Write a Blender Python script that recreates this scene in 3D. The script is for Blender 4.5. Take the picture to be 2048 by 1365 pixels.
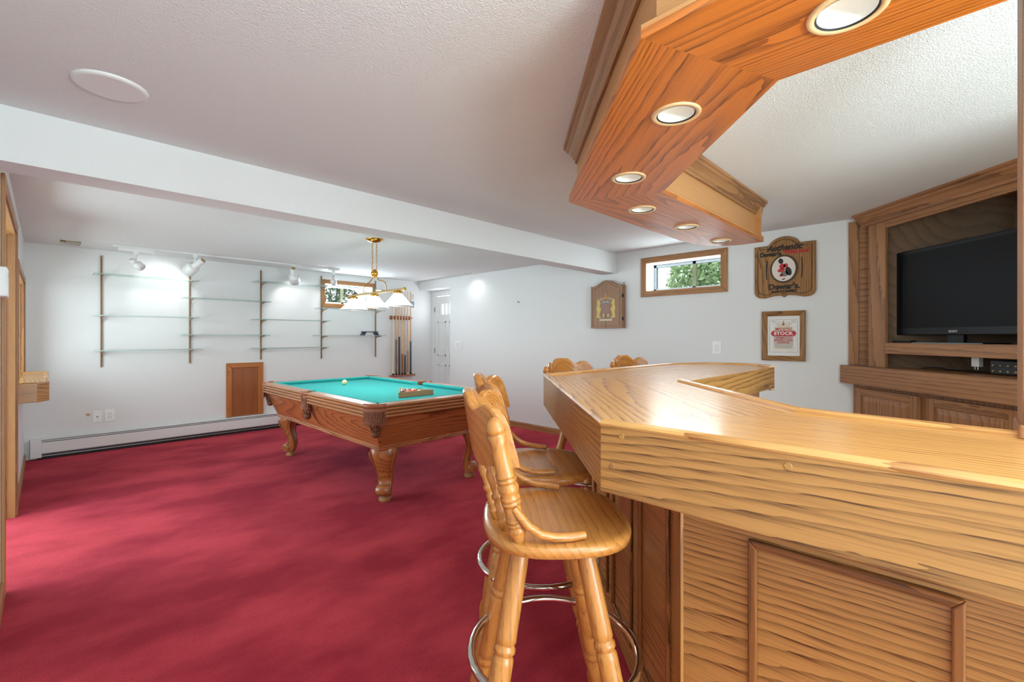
import bpy, bmesh, math, random
from mathutils import Vector, Matrix
random.seed(7)
R = math.radians
SC = bpy.context.scene
COL = SC.collection
for _o in list(bpy.data.objects):
    bpy.data.objects.remove(_o)

# ---------------------------------------------------------------- camera
F, YAW, HOR, ZCAM = 914.0, R(44.4), 674.0, 1.30
cam = bpy.data.cameras.new('camera')
cam.sensor_width = 36.0
cam.lens = 36.0 * F / 2048
cam.shift_y = (HOR - 682.5) / 2048
cam.clip_start = 0.02
camo = bpy.data.objects.new('camera', cam)
COL.objects.link(camo)
camo.location = (0, 0, ZCAM)
camo.rotation_euler = (R(90), 0, YAW - R(90))
SC.camera = camo

# ---------------------------------------------------------------- world, daylight, exposure
SC.view_settings.view_transform = 'Standard'
SC.view_settings.look = 'None'
SC.view_settings.gamma = 1.0
SC.view_settings.use_curve_mapping = False
SC.view_settings.exposure = 0.06
W = bpy.data.worlds.new('world')
SC.world = W
W.use_nodes = True
bg = W.node_tree.nodes['Background']
bg.inputs[0].default_value = (0.86, 0.93, 1.0, 1)
bg.inputs[1].default_value = 2.2

def lamp(name, kind, loc, power, color=(1, 1, 1), rot=(0, 0, 0), **kw):
    l = bpy.data.lights.new(name, kind)
    l.energy = power
    l.color = color
    for k, v in kw.items():
        setattr(l, k, v)
    o = bpy.data.objects.new(name, l)
    COL.objects.link(o)
    o.location = loc
    o.rotation_euler = rot
    return o

def aim(o, tgt):
    d = Vector(tgt) - o.location
    o.rotation_euler = d.to_track_quat('-Z', 'Y').to_euler()

# unseen fill added behind the camera, then daylight from the two high windows
lamp('added_rear_fill', 'AREA', (1.1, -3.25, 1.15), 160, (0.80, 1.0, 1.02), (R(102), 0, 0),
     shape='RECTANGLE', size=3.0, size_y=2.0)
lamp('window_daylight', 'AREA', (4.895, 2.12, 1.96), 8, (0.84, 0.98, 1.03), (R(90), 0, R(90)),
     shape='RECTANGLE', size=0.8, size_y=0.36)
lamp('window_daylight', 'AREA', (3.42, 7.10, 1.97), 24, (0.82, 0.96, 1.05), (R(-90), 0, 0),
     shape='RECTANGLE', size=0.8, size_y=0.34)

lamp('door_daylight', 'AREA', (5.018, 6.53, 1.80), 3, (0.9, 0.98, 1.03), (R(90), 0, R(90)),
     shape='RECTANGLE', size=0.42, size_y=0.2)
# upward fill added behind the camera to brighten the near ceiling, no fixture there
lamp('added_ceiling_fill', 'AREA', (0.55, -0.95, 1.55), 68, (0.80, 1.0, 1.02), (R(180), 0, 0),
     shape='DISK', size=0.45)
# fill added in the unseen next room, shining through the doorway and pass-through
lamp('next_room_fill', 'AREA', (-1.3, 5.1, 1.25), 105, (0.80, 1.0, 1.03), (R(90), 0, R(-90)),
     shape='RECTANGLE', size=3.4, size_y=2.0)

# ---------------------------------------------------------------- pixel -> place helpers
def ray(u, v):
    r = (u - 1024) / F
    return Vector((math.sin(YAW) * r + math.cos(YAW), -math.cos(YAW) * r + math.sin(YAW), (HOR - v) / F))
def on_z(u, v, z):
    d = ray(u, v); return Vector((0, 0, ZCAM)) + d * ((z - ZCAM) / d.z)
def on_x(u, v, x):
    d = ray(u, v); return Vector((0, 0, ZCAM)) + d * (x / d.x)
def on_y(u, v, y):
    d = ray(u, v); return Vector((0, 0, ZCAM)) + d * (y / d.y)

# ---------------------------------------------------------------- mesh builder
class MB:
    def __init__(s):
        s.v = []; s.f = []; s.sm = []
    def add(s, vs, fs, smooth=False, M=None):
        n = len(s.v)
        s.v += [tuple(M @ Vector(p)) if M else tuple(p) for p in vs]
        s.f += [tuple(i + n for i in f) for f in fs]
        s.sm += [smooth] * len(fs)
        return s
    def box(s, a, b, M=None):
        x0, y0, z0 = a; x1, y1, z1 = b
        if x0 > x1: x0, x1 = x1, x0
        if y0 > y1: y0, y1 = y1, y0
        if z0 > z1: z0, z1 = z1, z0
        vs = [(x0,y0,z0),(x1,y0,z0),(x1,y1,z0),(x0,y1,z0),(x0,y0,z1),(x1,y0,z1),(x1,y1,z1),(x0,y1,z1)]
        return s.add(vs, [(0,3,2,1),(4,5,6,7),(0,1,5,4),(1,2,6,5),(2,3,7,6),(3,0,4,7)], False, M)
    def prism(s, pts, z0, z1, M=None, smooth=False):
        a = sum(pts[i][0]*pts[(i+1) % len(pts)][1] - pts[(i+1) % len(pts)][0]*pts[i][1] for i in range(len(pts)))
        if a < 0: pts = list(reversed(pts))
        n = len(pts)
        vs = [(p[0], p[1], z0) for p in pts] + [(p[0], p[1], z1) for p in pts]
        k = len(s.f)
        s.add(vs, [tuple(range(n-1, -1, -1)), tuple(range(n, 2*n))] + [(i, (i+1) % n, n+(i+1) % n, n+i) for i in range(n)], False, M)
        if smooth:
            for i in range(k+2, len(s.f)): s.sm[i] = True
        return s
    def loft(s, rings, caps=True, closed=True, loop=False, smooth=True, M=None):
        n = len(rings[0]); m = len(rings)
        vs = [p for r in rings for p in r]
        fs = []
        for j in range(m if loop else m-1):
            k = (j+1) % m
            for i in range(n if closed else n-1):
                i2 = (i+1) % n
                fs.append((j*n+i, j*n+i2, k*n+i2, k*n+i))
        s.add(vs, fs, smooth, M)
        if caps and not loop:
            s.add(rings[0], [tuple(range(n-1, -1, -1))], False, M)
            s.add(rings[-1], [tuple(range(n))], False, M)
        return s
    def lathe(s, prof, n=16, M=None, caps=True, smooth=True):
        rings = [[(r*math.cos(2*math.pi*i/n), r*math.sin(2*math.pi*i/n), z) for i in range(n)] for r, z in prof]
        return s.loft(rings, caps, True, False, smooth, M)
    def tube(s, path, r, n=8, closed=False, M=None, flat=1.0):
        path = [Vector(p) for p in path]; m = len(path)
        rs = r if isinstance(r, (list, tuple)) else [r]*m
        rings = []; up = None
        for i in range(m):
            a = path[i-1] if (i or closed) else path[0]
            b = path[(i+1) % m] if (i < m-1 or closed) else path[-1]
            t = (b - a).normalized()
            if up is None:
                up = Vector((0, 0, 1)) if abs(t.z) < .9 else Vector((1, 0, 0))
            up = (up - t*up.dot(t)).normalized()
            w = t.cross(up)
            rings.append([path[i] + (w*math.cos(2*math.pi*k/n) + up*math.sin(2*math.pi*k/n)*flat)*rs[i] for k in range(n)])
        return s.loft(rings, True, True, closed, True, M)
    def sphere(s, c, r, n=12, M=None, sz=1.0):
        prof = [(max(1e-4, r*math.sin(math.pi*k/(n//2+2))), -r*sz*math.cos(math.pi*k/(n//2+2))) for k in range(n//2+3)]
        T = Matrix.Translation(c)
        return s.lathe(prof, n, (M @ T) if M else T)
    def rod(s, a, b, prof, n=14):
        # lathe along the line a-b; prof is (radius, fraction of the length)
        a = Vector(a); b = Vector(b); d = b - a; L = d.length
        M = Matrix.Translation(a) @ d.to_track_quat('Z', 'Y').to_matrix().to_4x4()
        return s.lathe([(r, t*L) for r, t in prof], n, M)

def obj(name, mb, mat, parent=None, loc=(0,0,0), rot=(0,0,0), bevel=0, seg=2, label=None, cat=None, group=None, kind=None):
    me = bpy.data.meshes.new(name)
    me.from_pydata(mb.v, [], mb.f)
    me.polygons.foreach_set('use_smooth', mb.sm)
    me.materials.append(mat)
    me.update()
    o = bpy.data.objects.new(name, me)
    COL.objects.link(o)
    o.location = loc; o.rotation_euler = rot
    if parent: o.parent = parent
    if bevel:
        b = o.modifiers.new('bevel', 'BEVEL'); b.width = bevel; b.segments = seg; b.limit_method = 'ANGLE'; b.angle_limit = R(40)
    return tag(o, label, cat, group, kind)
def tag(o, label=None, cat=None, group=None, kind=None):
    if label: o['label'] = label
    if cat: o['category'] = cat
    if group: o['group'] = group
    if kind: o['kind'] = kind
    return o
def thing(name, label, cat, loc=(0,0,0), rz=0, group=None, rot=None):
    o = bpy.data.objects.new(name, None)
    o.empty_display_size = .05
    COL.objects.link(o); o.location = loc
    o.rotation_euler = rot if rot else (0, 0, rz)
    return tag(o, label, cat, group)
def bx(name, a, b, mat, parent=None, bevel=0, **kw):
    return obj(name, MB().box(a, b), mat, parent, bevel=bevel, **kw)
def dup(root, loc, rz, label=None):
    r = root.copy(); COL.objects.link(r); r.location = loc; r.rotation_euler = (0, 0, rz)
    if label: r['label'] = label
    for ch in list(root.children):
        c = ch.copy(); COL.objects.link(c); c.parent = r
        for g in ch.children:
            d = g.copy(); COL.objects.link(d); d.parent = c
    return r
def share(o, parent=None, loc=None, rot=None):
    c = o.copy(); COL.objects.link(c)
    if parent is not None: c.parent = parent
    if loc is not None: c.location = loc
    if rot is not None: c.rotation_euler = rot
    return c

def strips(name, path, prof, mat, parent=None, side=1, bevel=0, closed=False, only=None, **kw):
    """one object per straight run of a polyline, the profile (outward, z) mitred at the joints"""
    P = [Vector((p[0], p[1])) for p in path]; n = len(P); out = []
    def nrm(i, j):
        d = (P[j] - P[i]).normalized(); return Vector((-d.y, d.x)) * side
    mit = []
    for i in range(n):
        if closed or 0 < i < n-1:
            a = nrm((i-1) % n, i); b = nrm(i, (i+1) % n)
            m = (a + b); m = m / (m.length_squared/2)
        else:
            m = nrm(0, 1) if i == 0 else nrm(n-2, n-1)
        mit.append(m)
    for i in range(n if closed else n-1):
        if only is not None and i not in only: continue
        j = (i+1) % n
        d = P[j] - P[i]; ang = math.atan2(d.y, d.x)
        M = Matrix.Rotation(-ang, 4, 'Z') @ Matrix.Translation((-P[i].x, -P[i].y, 0))
        ra = [M @ Vector((P[i].x + mit[i].x*o, P[i].y + mit[i].y*o, z)) for o, z in prof]
        rb = [M @ Vector((P[j].x + mit[j].x*o, P[j].y + mit[j].y*o, z)) for o, z in prof]
        area = sum(prof[k][0]*prof[(k+1) % len(prof)][1] - prof[(k+1) % len(prof)][0]*prof[k][1] for k in range(len(prof)))
        if area*side < 0: ra.reverse(); rb.reverse()
        mb = MB().loft([ra, rb], smooth=False)
        out.append(obj(name, mb, mat, parent, (P[i].x, P[i].y, 0), (0, 0, ang), bevel, **kw))
    return out
def seg_prism(name, pts, z0, z1, ang, mat, parent=None, bevel=0, **kw):
    """flat board of any outline whose own X axis (the grain) lies at an angle in the plan"""
    o = Vector((pts[0][0], pts[0][1], 0)); M = Matrix.Rotation(-ang, 4, 'Z') @ Matrix.Translation(-o)
    q = [M @ Vector((p[0], p[1], 0)) for p in pts]
    return obj(name, MB().prism([(p.x, p.y) for p in q], z0, z1), mat, parent, o, (0, 0, ang), bevel, **kw)
def arc(cx, cy, r, a0, a1, n):
    return [(cx + r*math.cos(R(a0 + (a1-a0)*i/n)), cy + r*math.sin(R(a0 + (a1-a0)*i/n))) for i in range(n+1)]
def text_mesh(txt, size, depth=.001, shear=0, spacing=1.0, offset=0.0, align='CENTER'):
    c = bpy.data.curves.new('txt', 'FONT'); c.body = txt; c.size = size; c.extrude = depth; c.shear = shear
    c.space_character = spacing; c.align_x = align; c.align_y = 'CENTER'; c.offset = offset; c.resolution_u = 3
    o = bpy.data.objects.new('txt', c); COL.objects.link(o)
    dg = bpy.context.evaluated_depsgraph_get()
    me = bpy.data.meshes.new_from_object(o.evaluated_get(dg))
    bpy.data.objects.remove(o); bpy.data.curves.remove(c)
    return me
def lettering(name, txt, size, mat, parent, M, **kw):
    me = text_mesh(txt, size, **kw); me.transform(M); me.materials.clear(); me.materials.append(mat)
    o = bpy.data.objects.new(name, me); COL.objects.link(o); o.parent = parent
    return o

# ---------------------------------------------------------------- materials
def lin(r, g, b):
    f = lambda c: (c/255/12.92) if c/255 <= .04045 else ((c/255+.055)/1.055)**2.4
    return (f(r), f(g), f(b), 1)
def new_mat(name):
    m = bpy.data.materials.new(name); m.use_nodes = True
    nt = m.node_tree; b = nt.nodes['Principled BSDF']
    return m, nt, b
def plain(name, col, rough=.5, metal=0, spec=.5, emit=0, bump=0, bscale=200, var=0):
    m, nt, b = new_mat(name)
    b.inputs['Base Color'].default_value = col; b.inputs['Roughness'].default_value = rough
    b.inputs['Metallic'].default_value = metal; b.inputs['Specular IOR Level'].default_value = spec
    if emit:
        b.inputs['Emission Color'].default_value = col; b.inputs['Emission Strength'].default_value = emit
    if bump or var:
        N = nt.nodes; L = nt.links
        tc = N.new('ShaderNodeTexCoord'); no = N.new('ShaderNodeTexNoise'); no.inputs['Scale'].default_value = bscale; no.inputs['Detail'].default_value = 3
        L.new(tc.outputs['Object'], no.inputs['Vector'])
        if bump:
            bu = N.new('ShaderNodeBump'); bu.inputs['Strength'].default_value = bump; bu.inputs['Distance'].default_value = .004
            L.new(no.outputs['Fac'], bu.inputs['Height']); L.new(bu.outputs['Normal'], b.inputs['Normal'])
        if var:
            mx = N.new('ShaderNodeMix'); mx.data_type = 'RGBA'; mx.inputs['A'].default_value = tuple(c*(1-var) for c in col[:3])+(1,); mx.inputs['B'].default_value = tuple(min(1, c*(1+var)) for c in col[:3])+(1,)
            L.new(no.outputs['Fac'], mx.inputs['Factor']); L.new(mx.outputs['Result'], b.inputs['Base Color'])
    return m
def wood(name, light, dark, axis='X', rings=34, scale=2.0, along=.10, rough=.35, line=.75, pore=.45, coat=0.0, spread=.5, cath=.3, par=.45):
    m, nt, b = new_mat(name + '_' + axis.lower())
    N = nt.nodes; L = nt.links
    def mth(op, a, c=None, clamp=False):
        n = N.new('ShaderNodeMath'); n.operation = op; n.use_clamp = clamp
        for i, x in enumerate((a, c)):
            if x is None: continue
            if isinstance(x, (int, float)): n.inputs[i].default_value = x
            else: L.new(x, n.inputs[i])
        return n.outputs[0]
    tc = N.new('ShaderNodeTexCoord'); oi = N.new('ShaderNodeObjectInfo')
    off = N.new('ShaderNodeVectorMath'); off.operation = 'SCALE'; off.inputs[0].default_value = (17.3, 11.7, 23.1)
    L.new(oi.outputs['Random'], off.inputs['Scale'])
    def stretched(a):
        s = N.new('ShaderNodeVectorMath'); s.operation = 'MULTIPLY'
        s.inputs[1].default_value = tuple(a if 'XYZ'[i] == axis else 1 for i in range(3))
        L.new(tc.outputs['Object'], s.inputs[0])
        ad = N.new('ShaderNodeVectorMath'); ad.operation = 'ADD'
        L.new(s.outputs[0], ad.inputs[0]); L.new(off.outputs[0], ad.inputs[1])
        return ad.outputs[0]
    def noise(vec, sc, det=2, ro=.5):
        n = N.new('ShaderNodeTexNoise'); n.inputs['Scale'].default_value = sc; n.inputs['Detail'].default_value = det; n.inputs['Roughness'].default_value = ro
        L.new(vec, n.inputs['Vector']); return n.outputs['Fac']
    big = noise(stretched(along), scale, 1.5, .4)
    rag = noise(stretched(.18), scale*22, 2)
    dt = N.new('ShaderNodeVectorMath'); dt.operation = 'DOT_PRODUCT'
    dt.inputs[1].default_value = tuple(0 if 'XYZ'[i] == axis else 1 for i in range(3)); L.new(tc.outputs['Object'], dt.inputs[0])
    val = mth('ADD', mth('ADD', mth('MULTIPLY', big, rings*cath), mth('MULTIPLY', dt.outputs['Value'], rings*par)), mth('MULTIPLY', rag, .55))
    saw = mth('FRACT', val)
    ln = mth('POWER', saw, 2.6)
    fine = noise(stretched(.02), 260, 2, .6)
    por = mth('MULTIPLY', mth('SUBTRACT', fine, .47, True), 5.0, True)
    tone = noise(stretched(.3), 1.3, 2)
    rg = N.new('ShaderNodeMath'); rg.operation = 'MULTIPLY'
    lineamt = mth('MULTIPLY', mth('MULTIPLY', ln, line), mth('ADD', mth('MULTIPLY', por, .5), .55))
    fac = mth('ADD', lineamt, mth('MULTIPLY', por, pore*.35), True)
    c1 = N.new('ShaderNodeMix'); c1.data_type = 'RGBA'
    c1.inputs['A'].default_value = tuple(c*(1-.22*spread) for c in light[:3])+(1,)
    c1.inputs['B'].default_value = tuple(min(1, c*(1+.22*spread)) for c in light[:3])+(1,)
    L.new(tone, c1.inputs['Factor'])
    c2 = N.new('ShaderNodeMix'); c2.data_type = 'RGBA'
    L.new(fac, c2.inputs['Factor']); L.new(c1.outputs['Result'], c2.inputs['A']); c2.inputs['B'].default_value = dark
    L.new(c2.outputs['Result'], b.inputs['Base Color'])
    b.inputs['Roughness'].default_value = rough
    if coat:
        b.inputs['Coat Weight'].default_value = coat; b.inputs['Coat Roughness'].default_value = .12
    bu = N.new('ShaderNodeBump'); bu.inputs['Strength'].default_value = .08; bu.inputs['Distance'].default_value = .002; bu.invert = True
    L.new(fac, bu.inputs['Height']); L.new(bu.outputs['Normal'], b.inputs['Normal'])
    return m
def woods(name, *a, **k):
    return {ax: wood(name, *a, axis=ax, **k) for ax in 'XYZ'}

BAR = woods('bar_oak', lin(190, 137, 76), lin(84, 48, 22), rings=120, rough=.34, coat=.15, line=1.0, pore=.7, cath=.34, par=.42)
TOP = woods('bar_top_oak', lin(216, 164, 98), lin(144, 84, 38), rings=90, rough=.27, coat=.15, line=1.0, pore=.35, cath=.34, par=.4)
CAN = woods('canopy_oak', lin(204, 116, 42), lin(104, 48, 16), rings=80, rough=.33, coat=.15, line=1.0, pore=.5, cath=.62, par=.22)
CAB = woods('cabinet_oak', lin(168, 118, 76), lin(84, 50, 28), rings=46, rough=.42, line=.85)
TRIM = woods('trim_oak', lin(174, 122, 74), lin(110, 68, 38), rings=20, rough=.45)
DOORW = woods('access_pine', lin(186, 114, 54), lin(120, 62, 24), rings=24, rough=.4, line=.5)
STOOL = woods('stool_oak', lin(200, 134, 66), lin(116, 66, 28), rings=60, rough=.3, coat=.3, line=.6)
POOLW = woods('pool_table_oak', lin(184, 112, 62), lin(88, 42, 18), rings=70, rough=.28, coat=.4, line=1.0, cath=.6, par=.22)
SIGNW = woods('sign_wood', lin(164, 116, 62), lin(50, 30, 14), rings=70, scale=2.4, along=.2, rough=.5, line=1.0, cath=.5)
DARTW = woods('dart_cabinet_wood', lin(160, 122, 92), lin(108, 76, 54), rings=60, rough=.5, line=.6)

def wall_mat(name, col, bump, scale, rough=.85):
    m, nt, b = new_mat(name); N = nt.nodes; L = nt.links
    b.inputs['Base Color'].default_value = col; b.inputs['Roughness'].default_value = rough; b.inputs['Specular IOR Level'].default_value = .2
    tc = N.new('ShaderNodeTexCoord'); no = N.new('ShaderNodeTexNoise'); no.inputs['Scale'].default_value = scale; no.inputs['Detail'].default_value = 4
    bu = N.new('ShaderNodeBump'); bu.inputs['Strength'].default_value = bump; bu.inputs['Distance'].default_value = .006
    L.new(tc.outputs['Object'], no.inputs['Vector']); L.new(no.outputs['Fac'], bu.inputs['Height']); L.new(bu.outputs['Normal'], b.inputs['Normal'])
    return m
M_WALL = wall_mat('wall_paint', (.80, .80, .80, 1), .05, 60)
M_CEIL = wall_mat('popcorn_ceiling', (.80, .80, .80, 1), .6, 170)
M_BEAM = wall_mat('beam_paint', (.80, .80, .80, 1), .25, 130)
M_WHITE = plain('white_paint', (.82, .82, .82, 1), .45)
M_PLASTIC = plain('white_plastic', (.88, .88, .87, 1), .3)
M_HEATER = plain('heater_enamel', (.78, .77, .77, 1), .4)
M_DARK = plain('dark_void', (.012, .011, .01, 1), .7)
M_GREY = plain('grey_metal', (.35, .35, .35, 1), .4, .6)
M_BLACK = plain('black_plastic', (.010, .010, .011, 1), .32, spec=.2)
M_SCREEN = plain('tv_screen', (.005, .005, .006, 1), .38, spec=.12)
M_BRASS = plain('brass', lin(212, 160, 70), .22, 1)
M_BRASSDULL = plain('brass_bar', lin(206, 178, 128), .35, .8)
M_CHROME = plain('chrome', (.62, .58, .52, 1), .14, 1)
M_BRONZE = plain('bronze_standard', lin(150, 122, 98), .45, .4)
M_CLOTH = plain('billiard_cloth', lin(70, 184, 182), .95, spec=.1, bump=.1, bscale=900, var=.06)
M_LEATHER = plain('pocket_leather', lin(158, 92, 60), .3)
M_FRINGE = plain('leather_fringe', lin(150, 98, 74), .75)
M_NET = plain('pocket_net', lin(112, 66, 44), .7)
M_IVORY = plain('ivory', lin(236, 216, 168), .18)
M_RED = plain('red_ink', lin(196, 40, 48), .5)
M_INK = plain('black_ink', lin(34, 30, 28), .55)
M_CREAM = plain('cream_print', lin(226, 214, 204), .5)
M_PAPER = plain('paper_print', lin(232, 230, 226), .3)
M_TAN = plain('tan_ring', lin(226, 190, 142), .4)
M_BAFFLE = plain('lamp_baffle', (.85, .84, .80, 1), .35)
M_SIDING = plain('soil', lin(110, 100, 80), .9, bump=.5, bscale=20, var=.3)

def carpet():
    m, nt, b = new_mat('red_carpet'); N = nt.nodes; L = nt.links
    tc = N.new('ShaderNodeTexCoord')
    def noise(sc, det, vec=None, rough=.5):
        n = N.new('ShaderNodeTexNoise'); n.inputs['Scale'].default_value = sc; n.inputs['Detail'].default_value = det; n.inputs['Roughness'].default_value = rough
        L.new(vec or tc.outputs['Object'], n.inputs['Vector']); return n.outputs['Fac']
    mp = N.new('ShaderNodeMapping'); mp.inputs['Rotation'].default_value = (0, 0, R(20)); mp.inputs['Scale'].default_value = (1.0, 1.7, 1)
    L.new(tc.outputs['Object'], mp.inputs['Vector'])
    patch = noise(1.0, 6, mp.outputs[0], .58)
    pile = noise(160, 3)
    rp = N.new('ShaderNodeValToRGB')
    e = rp.color_ramp.elements; e[0].position = .40; e[0].color = lin(164, 42, 55); e[1].position = .60; e[1].color = lin(208, 70, 80)
    L.new(patch, rp.inputs['Fac'])
    mx = N.new('ShaderNodeMix'); mx.data_type = 'RGBA'; mx.blend_type = 'MULTIPLY'; mx.inputs['Factor'].default_value = .55
    g = N.new('ShaderNodeValToRGB'); g.color_ramp.elements[0].position = .3; g.color_ramp.elements[0].color = (.45, .45, .45, 1); g.color_ramp.elements[1].position = .62
    L.new(pile, g.inputs['Fac']); L.new(rp.outputs['Color'], mx.inputs['A']); L.new(g.outputs['Color'], mx.inputs['B'])
    L.new(mx.outputs['Result'], b.inputs['Base Color'])
    b.inputs['Roughness'].default_value = 1; b.inputs['Specular IOR Level'].default_value = .1
    b.inputs['Sheen Weight'].default_value = .12; b.inputs['Sheen Roughness'].default_value = .5; b.inputs['Sheen Tint'].default_value = lin(240, 150, 190)
    bu = N.new('ShaderNodeBump'); bu.inputs['Strength'].default_value = .6; bu.inputs['Distance'].default_value = .006
    L.new(pile, bu.inputs['Height']); L.new(bu.outputs['Normal'], b.inputs['Normal'])
    return m
M_CARPET = carpet()
def glass(name, tint, rough=.02, ior=1.45):
    m, nt, b = new_mat(name); N = nt.nodes; L = nt.links
    N.remove(b); out = N['Material Output']
    t = N.new('ShaderNodeBsdfTransparent'); t.inputs[0].default_value = tint
    g = N.new('ShaderNodeBsdfGlossy'); g.inputs['Roughness'].default_value = rough
    fr = N.new('ShaderNodeFresnel'); fr.inputs['IOR'].default_value = ior
    mx = N.new('ShaderNodeMixShader')
    ge = N.new('ShaderNodeNewGeometry'); iv = N.new('ShaderNodeMath'); iv.operation = 'SUBTRACT'; iv.inputs[0].default_value = 1
    mu = N.new('ShaderNodeMath'); mu.operation = 'MULTIPLY'
    L.new(ge.outputs['Backfacing'], iv.inputs[1]); L.new(iv.outputs[0], mu.inputs[0]); L.new(fr.outputs[0], mu.inputs[1])
    L.new(mu.outputs[0], mx.inputs[0]); L.new(t.outputs[0], mx.inputs[1]); L.new(g.outputs[0], mx.inputs[2]); L.new(mx.outputs[0], out.inputs[0])
    return m
M_GLASS = glass('window_glass', (.97, .99, .98, 1))
M_SHELF = glass('shelf_glass', (.90, .95, .93, 1))
M_EDGE = plain('shelf_glass_edge', lin(150, 178, 170), .2)
def shade_mat():
    m, nt, b = new_mat('frosted_shade'); N = nt.nodes; L = nt.links
    N.remove(b); out = N['Material Output']
    t = N.new('ShaderNodeBsdfTranslucent'); t.inputs[0].default_value = (.62, .61, .58, 1)
    d = N.new('ShaderNodeBsdfTransparent'); d.inputs[0].default_value = (.95, .95, .94, 1)
    g = N.new('ShaderNodeBsdfGlossy'); g.inputs['Roughness'].default_value = .15
    a = N.new('ShaderNodeMixShader'); a.inputs[0].default_value = .35
    L.new(t.outputs[0], a.inputs[1]); L.new(d.outputs[0], a.inputs[2])
    c = N.new('ShaderNodeMixShader'); c.inputs[0].default_value = .08
    L.new(a.outputs[0], c.inputs[1]); L.new(g.outputs[0], c.inputs[2]); L.new(c.outputs[0], out.inputs[0])
    return m
M_SHADE = shade_mat()
M_BULB = plain('bulb', (1, .95, .85, 1), .5, emit=2.0)
M_LENS = plain('recessed_bulb', (1, .93, .82, 1), .5, emit=1.1)
# ---------------------------------------------------------------- the room
XL, XW, YB, ZC = -0.155, 4.757, 7.0, 2.292
def slab(name, axis, a0, a1, u0, u1, w0, w1, holes, mat, kind='structure', parent=None):
    us = sorted({u0, u1, *[h[0] for h in holes], *[h[1] for h in holes]}); ws = sorted({w0, w1, *[h[2] for h in holes], *[h[3] for h in holes]})
    mb = MB()
    for i in range(len(us)-1):
        for j in range(len(ws)-1):
            cu, cw = (us[i]+us[i+1])/2, (ws[j]+ws[j+1])/2
            if any(h[0] < cu < h[1] and h[2] < cw < h[3] for h in holes): continue
            if axis == 'X': mb.box((a0, us[i], ws[j]), (a1, us[i+1], ws[j+1]))
            elif axis == 'Y': mb.box((us[i], a0, ws[j]), (us[i+1], a1, ws[j+1]))
            else: mb.box((us[i], ws[j], a0), (us[i+1], ws[j+1], a1))
    return obj(name, mb, mat, parent, kind=kind)
slab('floor', 'Z', -.1, 0, -1.4, 5.3, -3.5, 7.2, [], M_CARPET)
M_BOUNCE_FLOOR = plain('pale_bounce_floor', lin(205, 200, 190), .4, var=.05, bscale=8)  # unseen pale floors added to cut the red bounce onto the ceiling
obj('floor_bar_bounce', MB().prism([(1.5, -.6), (4.7, -.6), (4.7, .3), (4.0, .95), (2.3, .98), (1.58, .30)], 0, .006), M_BOUNCE_FLOOR, kind='structure')
bx('floor_hall_bounce', (-1.4, -3.4, 0), (XL-.12, 7.0, .006), M_BOUNCE_FLOOR, kind='structure')
bx('floor_entry_bounce', (-.15, -3.4, 0), (4.7, -.75, .006), M_BOUNCE_FLOOR, kind='structure')
slab('ceiling', 'Z', ZC, ZC+.1, -1.4, 5.3, -3.5, 7.2, [(.105, .265, 6.57, 6.88), (XW-.262, XW-.138, 5.358, 5.482)], M_CEIL)
bx('light_leak_lid', (-1.5, -3.5, ZC+.1), (5.3, 7.2, ZC+.14), M_DARK, kind='structure')  # lid added above the ceiling to stop sky light leaking through its openings
# window openings (inside the casings)
W1 = (1.715, 2.527, 1.815, 2.125)
W2 = (3.02, 3.81, 1.82, 2.12)
slab('wall_right', 'X', XW, XW+.26, -.6, 6.117, 0, ZC, [W1], M_WALL)
slab('wall_recess', 'X', 5.02, 5.08, 6.0, 7.0, 0, ZC, [(6.12, 6.93, 0, 2.05)], M_WALL)
bx('wall_header', (XW, 6.117, 2.14), (5.02, 7.0, ZC), M_WALL, kind='structure')
slab('wall_back', 'Y', YB, YB+.22, -1.4, 5.08, 0, ZC, [W2], M_WALL)
slab('wall_left', 'X', XL-.12, XL, -3.4, YB, 0, ZC, [(3.45, 4.87, 0, 2.05), (5.10, 6.72, .80, 1.86)], M_WALL)
bx('wall_hall', (-1.5, -3.5, 0), (-1.4, 7.2, ZC), M_WALL, kind='structure')
slab('wall_front', 'Y', -3.5, -3.4, -1.4, 5.3, 0, ZC, [(-.5, 2.7, .1, 2.15)], M_WALL)
bx('wall_bar', (2.9, -.72, 0), (5.02, -.6, ZC), M_WALL, kind='structure')
bx('beam', (XL, 2.917, 2.053), (XW, 3.113, ZC), M_BEAM, kind='structure')

# wooden baseboards
strips('baseboard_right', [(XW, .75), (XW, 6.117), (5.02, 6.117)], [(0, 0), (.014, 0), (.014, .07), (.008, .08), (0, .08)], TRIM['X'], side=1, kind='structure', only=[0])
strips('baseboard_left', [(XL, -3.3), (XL, 3.38)], [(0, 0), (.014, 0), (.014, .07), (.006, .085), (0, .085)], TRIM['X'], side=-1, kind='structure')
strips('baseboard_left', [(XL, 4.94), (XL, 6.9)], [(0, 0), (.014, 0), (.014, .07), (.006, .085), (0, .085)], TRIM['X'], side=-1, kind='structure')

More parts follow.
